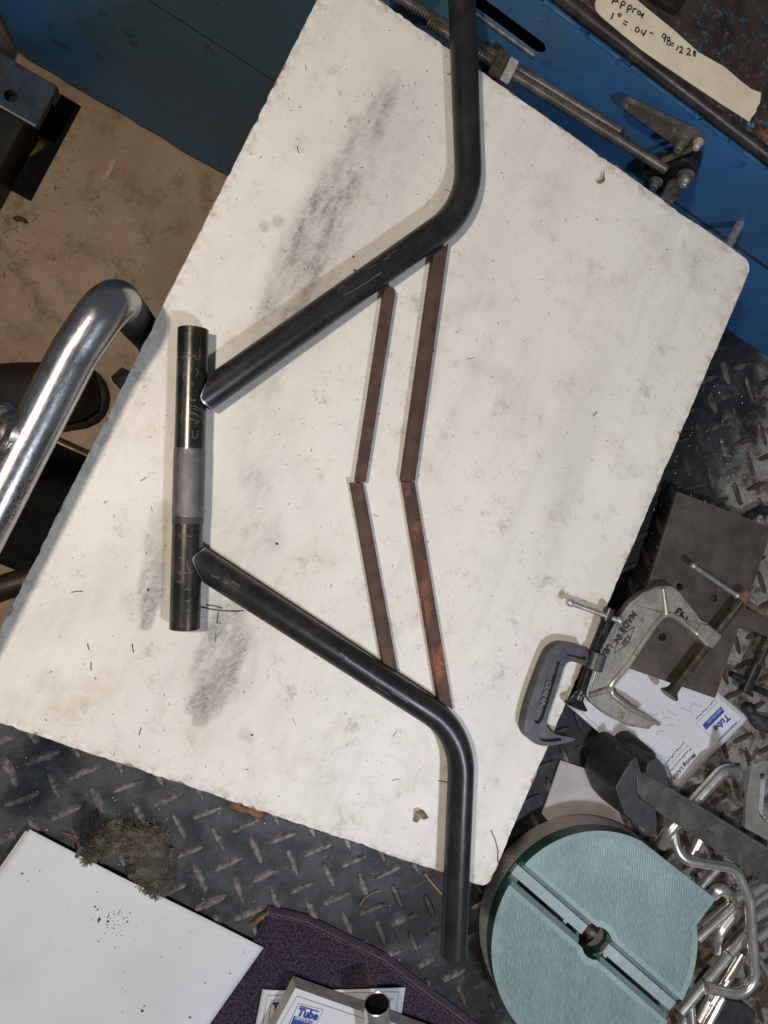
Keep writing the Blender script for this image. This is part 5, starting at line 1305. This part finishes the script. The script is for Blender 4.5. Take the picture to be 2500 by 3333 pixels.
# ================================================================== things on the tread plate, near side
# white paper stack
stack_lab = ['top sheet of the white paper stack with specks of black dust', 'second sheet peeping out under the top white paper', 'third sheet of the white paper stack', 'lowest sheet of the white paper stack on the tread plate']
pq = [(97, 2699), (858, 3083), (341, 3822), (-420, 3438)]
for k in range(4):
    o_ = [(0, 0), (-6, 5), (-13, 4), (-17, 9)][k]
    qd = [(x + o_[0], y + o_[1]) for x, y in pq]
    zk = ZP + .0088 - k * .0014
    wv = (lambda k: (lambda u, w: .0012 * math.sin(u * 4 + k) * (1 - w) + .0016 * max(0, u - .75) * (4 if k == 0 else 1) * (1 - w) - .0006 * math.sin(w * 7 + k) + (.0012 * math.exp(-((u - .35) ** 2) * 30) if k == 0 else 0)))(k)
    s = sheet('paper_sheet', qd, zk, MAT['paper'], wave=wv, nx=40, ny=30, thick=.0003)
    tag(s, stack_lab[k], 'paper', 'white paper stack')
# dust on the paper
V, F = [], []
def speck(V, F, p, r, n=5, h=.0003):
    b = len(V); an = random.random() * 6
    V.append(Vector((p.x, p.y, p.z + h)))
    for i in range(n):
        a = an + 2 * math.pi * i / n; rr = r * random.uniform(.55, 1.2); V.append(Vector((p.x + rr * math.cos(a), p.y + rr * math.sin(a), p.z)))
    for i in range(n): F.append((b, b + 1 + i, b + 1 + (i + 1) % n))
zpp = ZP + .0106
for _ in range(230):
    x = random.gauss(362, 36); y = random.gauss(2960, 40)
    speck(V, F, on(x, y, zpp), abs(random.gauss(.0003, .00025)) + .00015)
for x, y, r in ((316, 2902, .0018), (309, 2951, .0018), (318, 2960, .002), (323, 2993, .0022), (352, 2999, .0014), (71, 2844, .0012), (619, 3312, .0013), (464, 3290, .0016), (470, 3275, .001), (750, 3170, .0009), (668, 3200, .0009)):
    speck(V, F, on(x, y, zpp), r, 7, .0006)
for _ in range(28):
    x = random.uniform(40, 800); y = random.uniform(2760, 3320)
    if y > 2700 + (x - 90) * .5 + 20: speck(V, F, on(x, y, zpp), random.uniform(.0003, .0007))
o = mesh_obj('black_dust', V, F, MAT['shaving']); o['kind'] = 'stuff'; o['label'] = 'black grinding dust scattered on the white paper'

# purple towel
tw = thing('towel', 'purple terry towel with stitched hem at the bottom of the picture', 'towel', on(1000, 3200, ZP))
hem_px = [(874, 2962), (930, 2972), (1000, 2990), (1060, 3020), (1124, 3052), (1190, 3084), (1256, 3116), (1330, 3176), (1400, 3230), (1460, 3272), (1560, 3352), (1660, 3440)]
left_px = [(874, 2962), (800, 3110), (720, 3260), (640, 3420), (560, 3580), (520, 3660)]
zt0 = ZP + .0036
NXT, NYT = 60, 50
def along(pts, t):
    L = [0]
    for a, b in zip(pts[:-1], pts[1:]): L.append(L[-1] + math.hypot(b[0] - a[0], b[1] - a[1]))
    s = t * L[-1]
    for i in range(len(pts) - 1):
        if s <= L[i + 1] + 1e-6:
            k = (s - L[i]) / (L[i + 1] - L[i]); return (pts[i][0] + (pts[i + 1][0] - pts[i][0]) * k, pts[i][1] + (pts[i + 1][1] - pts[i][1]) * k)
    return pts[-1]
tow = {}
V, F = [], []
for j in range(NYT + 1):
    for i in range(NXT + 1):
        u, w = i / NXT, j / NYT
        h = along(hem_px, u); l = along(left_px, w)
        p = on(h[0] + l[0] - 874, h[1] + l[1] - 2962, zt0)
        z = zt0 + .0010 * mnoise.noise(Vector((p.x * 22, p.y * 22, 3))) + .0012 * math.exp(-(((u - .33) * 9) ** 2)) - .0010 * max(0, 1 - w * 14)
        tow[(i, j)] = Vector((p.x, p.y, z)); V.append(tow[(i, j)])
for j in range(NYT):
    for i in range(NXT):
        a = j * (NXT + 1) + i; F.append((a, a + 1, a + NXT + 2, a + NXT + 1))
cl = mesh_obj('cloth', V, F, MAT['towel'], tw, smooth=True)
so = cl.modifiers.new('solidify', 'SOLIDIFY'); so.thickness = .0012; so.offset = -1
# terry pile: tiny loops
V, F = [], []
for _ in range(30000):
    u, w = random.random(), random.random() * .75
    i, j = min(int(u * NXT), NXT - 1), min(int(w * NYT), NYT - 1); a, b = u * NXT - i, w * NYT - j
    p = (tow[(i, j)] * (1 - a) + tow[(i + 1, j)] * a) * (1 - b) + (tow[(i, j + 1)] * (1 - a) + tow[(i + 1, j + 1)] * a) * b
    th = random.random() * 6.28; h = random.uniform(.0012, .0032); r = random.uniform(.0008, .0015)
    dx, dy = math.cos(th) * r, math.sin(th) * r; k = len(V); wx, wy = -dy * .45, dx * .45
    V += [p, p + Vector((dx * .6 + wx, dy * .6 + wy, h)), p + Vector((dx * .6 - wx, dy * .6 - wy, h)), p + Vector((dx * 1.4, dy * 1.4, h * .3))]
    F += [(k, k + 1, k + 2), (k + 1, k + 3, k + 2)]
o = mesh_obj('terry_pile', V, F, MAT['pile'], tw); o['kind'] = 'stuff'
hem = [on(*along(hem_px, t), zt0 - .0004) for t in np.linspace(0, .98, 60)]
v, f = sweep(hem, [.0040 + .0006 * mnoise.noise(Vector((i * .7, 1, 4))) for i in range(60)], 10); mesh_obj('hem', v, f, MAT['towel'], tw, smooth=True)
V, F = [], []
for k in range(120):
    for offp, zz in ((6, .0030), (17, .0032)):
        t = k / 120; p = along(hem_px, t); q_ = along(hem_px, min(t + .0055, 1))
        a = on(p[0] - offp * .45, p[1] + offp, zt0 + zz - .001 + random.uniform(0, .0008)); b = on(q_[0] - offp * .45 + random.uniform(-2, 2), q_[1] + offp + random.uniform(-3, 3), zt0 + zz - .001)
        vv, ff = sweep([a, (a + b) / 2 + Vector((0, 0, .0006)), b], .00065, 5); V, F = join((V, F), (vv, ff))
o = mesh_obj('stitching', V, F, MAT['stitch'], tw, smooth=True); o['kind'] = 'stuff'
fr = []
for k in range(9):
    s = Vector((0, 0, 0)); p0 = (880 + random.uniform(-6, 6), 2965 + random.uniform(-4, 6)); p1 = (848 + random.uniform(-8, 8), 2990 + random.uniform(-6, 10)); p2 = (812 + random.uniform(-8, 14), 3010 + random.uniform(0, 20))
    fr.append([on(*p0, zt0 + .002), on(*p1, zt0 + .003), on(*p2, zt0 - .002)])
V, F = [], []
for st in fr: V, F = join((V, F), sweep(st, .0003, 5))
o = mesh_obj('loose_threads', V, F, MAT['leaf'], tw); o['kind'] = 'stuff'

# printed note sheet and note pad on the towel
TB = lambda x, y: zoom([(x, y)], 750, 2700, 2.37)[0]
zs_ = ZP + .0110
ns = sheet('printed_sheet', [TB(248, 1240), TB(1352, 1220), TB(1250, 1900), TB(110, 1960)], zs_, MAT['paper'], wave=lambda u, w: .0012 * math.sin(u * 3 + .5) - .0022 * math.exp(-u * 14))
tag(ns, 'printed sheet with border line lying on the towel under the note pad', 'paper')
v, f = ribbon([[on(*TB(240, 1560), zs_ + .0016), on(*TB(285, 1285), zs_ + .0016), on(*TB(700, 1262), zs_ + .0020), on(*TB(1302, 1255), zs_ + .0014), on(*TB(1270, 1500), zs_ + .0014)]], .0005); mesh_obj('border_line', v, f, MAT['print_dark'], ns)
v, f = ribbon([[on(*TB(285, 1560), zs_ + .0016), on(*TB(315, 1320), zs_ + .0016), on(*TB(460, 1310), zs_ + .0016)]], .0005); mesh_obj('logo_frame', v, f, MAT['print_dark'], ns)
text_px('logo_word', 'Tube', MAT['print_blue'], ns, TB(318, 1400), TB(460, 1395), zs_ + .0018, 34, bold=.0005)
v, f = ribbon([[on(*TB(325, 1340), zs_ + .0018), on(*TB(450, 1336), zs_ + .0018)]], .0016); mesh_obj('logo_bar', v, f, MAT['print_blue'], ns)
text_px('printed_text', 'Moving', MAT['print_dark'], ns, TB(925, 1338), TB(1040, 1334), zs_ + .0018, 17, shear=.25)
text_px('printed_text', 'T!', MAT['print_dark'], ns, TB(1222, 1332), TB(1260, 1331), zs_ + .0018, 15, shear=.25)
zp1 = ZP + .032
pad = thing('note_pad', 'thick white note pad with blue logo and box border on the towel', 'note pad', on(1050, 3300, ZP))
pad_px = [TB(502, 1222), TB(1680, 1640), TB(1480, 2200), TB(160, 1860)]
lo = [tuple(on(x, y, zp1)[:2]) for x, y in pad_px]
v, f = slab([lo], zs_ + .0030, zp1 - .0004, flatz); mesh_obj('pad_block', v, f, MAT['pad_side'], pad)
pt = px_slab('top_sheet', [pad_px], zp1 - .0003, zp1, MAT['paper'], pad)
def PU(u, w, dz=.0004):
    A, B, C, D = [on(*p, zp1) for p in pad_px]; p = (A * (1 - u) + B * u) * (1 - w) + (D * (1 - u) + C * u) * w; return Vector((p.x, p.y, zp1 + dz))
lw = px_len(1000, 3290, zp1, 1.6)
v, f = ribbon([[on(*TB(355, 1560), zp1 + .0004), on(*TB(515, 1285), zp1 + .0004), on(*TB(1040, 1462), zp1 + .0004), on(*TB(1500, 1620), zp1 + .0004)]], lw); mesh_obj('border_line', v, f, MAT['print_dark'], pt)
v, f = ribbon([[on(*TB(440, 1520), zp1 + .0004), on(*TB(527, 1342), zp1 + .0004), on(*TB(715, 1390), zp1 + .0004), on(*TB(650, 1540), zp1 + .0004)]], lw); mesh_obj('logo_frame', v, f, MAT['print_dark'], pt)
v, f = ribbon([[on(*TB(538, 1362), zp1 + .0005), on(*TB(685, 1407), zp1 + .0005)]], px_len(1000, 3290, zp1, 4)); mesh_obj('logo_bar', v, f, MAT['print_blue'], pt)
text_px('logo_word', 'Tube', MAT['print_blue'], pt, TB(512, 1432), TB(662, 1470), zp1 + .0005, 34, bold=.0007)
v, f = slab([[tuple(on(*TB(*p), zp1)[:2]) for p in ((492, 1436), (640, 1478), (610, 1560), (455, 1520))]], zp1 + .0001, zp1 + .0004, flatz); mesh_obj('logo_box', v, f, MAT['print_blue'], pt)
text_px('logo_caption', 'SERVICE CO.', MAT['paper'], pt, TB(494, 1460), TB(634, 1500), zp1 + .0007, 13.5, bold=.0001)
# short chrome tube leaning at the bottom edge
ct = thing('tube_offcut', 'short polished tube offcut with open dark end on the note pad', 'tube', on(1235, 3330, zp1))
ta = on(1227, 3266, zp1 + .030); tb_ = on(1240, 3480, zp1 + .016); dt = (tb_ - ta).normalized()
v, f = lathe([(.0006, .0126), (0, .0132), (.0008, .0140), (.10, .0140)], ta, dt, 32, cap=False); mesh_obj('tube_body', v, f, MAT['rod'], ct, smooth=True)
v, f = lathe([(.0006, .0126), (.10, .0126)], ta, dt, 32, cap=False); mesh_obj('bore', v, f, MAT['inner_dark'], ct, smooth=True)

# fuzzy pad scrap
FZ = lambda x, y: zoom([(x, y)], 200, 2620, 4.1475)[0]
fz = thing('fibre_scrap', 'dusty brown fuzzy fibre scrap curled beside the white paper', 'scrap', on(440, 2800, ZP))
spine = [FZ(360, 720), FZ(470, 560), FZ(700, 480), FZ(950, 440), FZ(1150, 480), FZ(1230, 620), FZ(1210, 800), FZ(1230, 950), FZ(1300, 1130)]
wid = [.008, .014, .017, .016, .021, .023, .024, .023, .013]
sp_ = [on(*p, ZP + .008) for p in spine]
v, f = sweep(sp_, [w * .72 for w in wid], 14)
v = [Vector((p.x + .002 * mnoise.noise(p * 220), p.y + .002 * mnoise.noise(p * 220 + Vector((9, 0, 0))), max(ZP + .0018, ZP + .008 + (p.z - ZP - .008) * .55))) for p in v]
mesh_obj('core', v, f, MAT['fuzz_core'], fz, smooth=True)
V, F = [], []
for _ in range(5200):
    t = random.random() * (len(sp_) - 1.001); i = int(t); k = t - i
    c = sp_[i].lerp(sp_[i + 1], k); r = (wid[i] * (1 - k) + wid[i + 1] * k)
    a = random.random() * 6.28; q_ = math.sqrt(random.random())
    p = c + Vector((math.cos(a) * r * q_, math.sin(a) * r * q_, 0)); p.z = ZP + .006 + .011 * (1 - q_ * q_) * random.uniform(.7, 1.1)
    th = random.random() * 6.28; L = random.uniform(.0012, .0032)
    p2 = p + Vector((math.cos(th) * L, math.sin(th) * L, random.uniform(.0002, .0022))); p3 = p2 + Vector((math.cos(th + 1.2) * L * .7, math.sin(th + 1.2) * L * .7, random.uniform(-.0012, .0008)))
    s = Vector((-math.sin(th), math.cos(th), .2)) * .00035; b = len(V)
    V += [p - s, p + s, p2 - s, p2 + s, p3]; F += [(b, b + 1, b + 3, b + 2), (b + 2, b + 3, b + 4)]
o = mesh_obj('fibres', V, F, MAT['fuzz'], fz); o['kind'] = 'stuff'
# small black brush
br = thing('acid_brush', 'small black bristle brush with metal ferrule beside the paper corner', 'brush', on(270, 2740, ZP))
fa, fb = on(*FZ(205, 700), ZP + .009), on(*FZ(290, 545), ZP + .010); fd = (fb - fa).normalized()
v, f = lathe([(0, .0024), (.001, .0028), ((fb - fa).length, .0030)], fa, fd, 14); mesh_obj('ferrule', v, f, MAT['cut_edge'], br, smooth=True)
v, f = sweep([fa - fd * .03 - Vector((0, 0, .006)), fa + fd * .002], .0018, 10); mesh_obj('handle', v, f, MAT['steel_pin'], br, smooth=True)
V, F = [], []
tipc = on(*FZ(400, 120), ZP + .010)
for _ in range(420):
    a = fb + Vector((random.uniform(-.002, .002), random.uniform(-.002, .002), random.uniform(-.002, .002)))
    sp = random.gauss(0, 1); b_ = on(*FZ(400 + sp * 95 + random.uniform(-30, 30), 130 + abs(sp) * 60 + random.uniform(-70, 90)), ZP + .006 + random.uniform(0, .012))
    m_ = (a + b_) / 2 + Vector((random.uniform(-.002, .002), random.uniform(-.002, .002), .002))
    vv, ff = ribbon([[a, m_, b_]], .00034); V, F = join((V, F), (vv, ff))
o = mesh_obj('bristles', V, F, MAT['bristle'], br); o['kind'] = 'stuff'

# ------------------------------------------------------------------ dry leaves and needles
def leaf(label, pts_px, z, mat, curl=.004, name='dry_leaf', grp='dry leaf fragments'):
    P_ = [on(x, y, z) for x, y in pts_px]; c = sum(P_, Vector()) / len(P_)
    V = [c + Vector((0, 0, curl))] + [p + Vector((0, 0, curl * random.uniform(0, .7))) for p in P_]
    F = [(0, 1 + i, 1 + (i + 1) % len(P_)) for i in range(len(P_))]
    o = mesh_obj(name, V, F, mat, smooth=True); s = o.modifiers.new('solidify', 'SOLIDIFY'); s.thickness = .0003
    tag(o, label, 'leaf', grp); return o
LB = lambda pts: zoom(pts, 1300, 1900, 2.458)
leaf('grey brown curled leaf scrap on the board beside the lower tube', LB([(125, 1815), (160, 1800), (200, 1820), (232, 1870), (190, 1882), (165, 1862), (148, 1870), (140, 1905), (108, 1900), (118, 1860)]), .0010, MAT['leaf_grey'])
L8 = lambda pts: zoom(pts, 0, 2433, 1.8433)
leaf('brown torn leaf sticking out under the front edge of the board', L8([(1358, 355), (1400, 330), (1470, 345), (1540, 362), (1612, 385), (1580, 432), (1530, 402), (1480, 385), (1430, 392), (1390, 370)]), -.016, MAT['leaf'], .003)
leaf('thin reddish brown curl lying near the far edge of the board', zoom([(208, 850), (214, 900), (222, 950), (205, 975), (165, 990), (128, 985), (128, 968), (160, 962), (176, 950), (172, 978), (198, 960), (208, 935)], 1900, 300, 3.318), .0010, MAT['leaf'], .003)
leaf('yellow green leaf on the floor beside the floor beam', zoom([(500, 1270), (560, 1210), (600, 1300), (570, 1370), (500, 1400), (400, 1470), (390, 1440), (450, 1370)], 0, 150, 4.022), ZF + .002, MAT['leaf_green'], .006)
leaf('dry yellow leaf curl on the floor near the left edge', zoom([(75, 1310), (110, 1295), (150, 1310), (168, 1335), (150, 1340), (125, 1325), (95, 1330)], 0, 0, 1.8433), ZF + .002, MAT['leaf_green'], .005)
def needle(label, pts, r=.0006, mat=None):
    path = [on(x, y, z) for x, y, z in pts]
    v, f = sweep(path, r, 6); o = mesh_obj('pine_needle', v, f, mat or MAT['needle'], smooth=True); tag(o, label, 'needle', 'dry needles and stems')
N1 = lambda x, y, z=ZP + .003: (*zoom([(x, y)], 750, 2700, 2.37)[0], z)
needle('curved straw needle on the tread plate above the towel hem', [N1(1000, 582), N1(1040, 525), N1(1100, 488), N1(1158, 472)])
needle('thick straw stem next to the end of the overhanging tube', [N1(1498, 340), N1(1560, 420), N1(1632, 498)], .0012)
N2 = lambda x, y, z=ZP + .004: (*zoom([(x, y)], 200, 2620, 4.1475)[0], z)
needle('forked brown twig between the paper corner and the brush', [N2(0, 372), N2(90, 400), N2(160, 465), N2(190, 470), N2(155, 490), N2(165, 575)], .0007, MAT['leaf'])
needle('straight brown twig branch above the forked twig', [N2(60, 385), N2(130, 405), N2(210, 408)], .0006, MAT['leaf'])
N3 = lambda x, y, z=.0008: (*zoom([(x, y)], 500, 1450, 3.403)[0], z)
needle('long dark needle touching the lower end of the knurled tube', [N3(520, 1790), (N3(640, 1815)), N3(760, 1832), N3(900, 1836), N3(1000, 1830)], .00050, MAT['shaving'])
needle('short dark needle lying above the long dark needle', [N3(585, 1768), N3(680, 1778), N3(757, 1802)], .00045, MAT['shaving'])
needle('kinked dark stem below the long dark needle', [N3(715, 1845), N3(710, 1910), N3(700, 1970), N3(735, 1965)], .0003, MAT['shaving'])
N4 = lambda x, y, z=.0008: (*zoom([(x, y)], 1350, 2500, 3.16)[0], z)
needle('curved dark stem near the blunt lower corner of the board', [N4(785, 640), N4(830, 740), N4(858, 860), N4(855, 970)], .0004, MAT['shaving'])
needle('dark needle poking out from the left of the lower tube', [N4(245, 132), N4(300, 138), N4(345, 150)], .0004, MAT['shaving'])
# floor marks and litter
fm_ = [[(x, y) for x, y in zoom([(685, 960), (660, 1020), (640, 1055)], 0, 0, 1.8433)], [(x, y) for x, y in zoom([(640, 1058), (612, 1078)], 0, 0, 1.8433)]]
V, F = ribbon([[on(x, y, ZF + .0015) for x, y in st] for st in fm_], .007); o = mesh_obj('chalk_mark', V, F, MAT['chalk']); tag(o, 'white chalk tick on the brown floor', 'mark')
V, F = [], []
for _ in range(150):
    x = random.uniform(-.62, -.1); y = random.uniform(-.25, .46)
    near = random.random() < .5
    if near: x = -.435 + abs(random.gauss(0, .03)); y = random.uniform(.1, .40)
    p = Vector((x, y, ZF + .001)); a = random.random() * 6.28; L = random.uniform(.002, .012)
    q_ = p + Vector((math.cos(a) * L, math.sin(a) * L, .001)); V, F = join((V, F), ribbon([[p, (p + q_) / 2 + Vector((random.uniform(-.001, .001), random.uniform(-.001, .001), 0)), q_]], random.uniform(.0006, .0016)))
o = mesh_obj('floor_litter', V, F, MAT['needle']); o['kind'] = 'stuff'; o['label'] = 'straw bits and dry litter on the brown floor'
# shavings on the board
V, F = [], []
def shaving(px, py, L, ang, w, z=.0004):
    a = on(px, py, z); c = .6 * (random.random() - .5)
    d1 = Vector((math.cos(ang), math.sin(ang), 0)) * L / 2; d2 = Vector((math.cos(ang + c), math.sin(ang + c), 0)) * L / 2
    return ribbon([[a, a + d1, a + d1 + d2]], w)
made = 0
while made < 400:
    px, py = random.uniform(0, 2450), random.uniform(0, 2880)
    if not inside((px, py), board_px): continue
    w3 = on(px, py)
    if not (BX0 + .004 < w3.x < BX1 - .004 and BY0 + .004 < w3.y < BY1 - .004): continue
    big = random.random() < .06
    V, F = join((V, F), shaving(px, py, random.uniform(.003, .007) if big else random.uniform(.0006, .0026), random.random() * 6.28, random.uniform(.0003, .0005) if big else random.uniform(.0002, .0004))); made += 1
for x, y, r in ((1282, 1108 + 480, .0), (902, 1770, .0016), (1155, 880, .0014), (1150, 836, .0010), (482, 1920, .0012), (745, 1945, .0012), (820, 2393, .0011)):
    if r: speck(V, F, on(x, y, .0002), r, 6, .0008)
for x, y, L, an in ((430, 2095, .007, -1.0), (297, 2155, .006, -1.2), (460, 2368, .006, -1.4), (285, 2094, .005, -1.0), (1155, 880, .005, .4), (968, 476, .005, -1), (1455, 240, .006, .5), (232, 1928, .008, .6), (1930, 1355, .006, 1.2)):
    V, F = join((V, F), shaving(x, y, L, an, .0007))
o = mesh_obj('board_shavings', V, F, MAT['shaving']); o['kind'] = 'stuff'; o['label'] = 'tiny dark shavings and fibres scattered over the white board'
# grit on the plate
V, F = [], []
for _ in range(520):
    if random.random() < .55: px, py = random.uniform(2050, 2500), random.uniform(1250, 2000)
    else: px, py = random.uniform(0, 1550), random.uniform(2400, 3300)
    if inside((px, py), board_px): continue
    speck(V, F, on(px, py, ZP + .0016), random.choice((.0004, .0005, .0006, .0009, .0012)), 5, .0006)
o = mesh_obj('pale_grit', V, F, MAT['pale_chip']); o['kind'] = 'stuff'; o['label'] = 'pale grit and filings scattered on the tread plate'
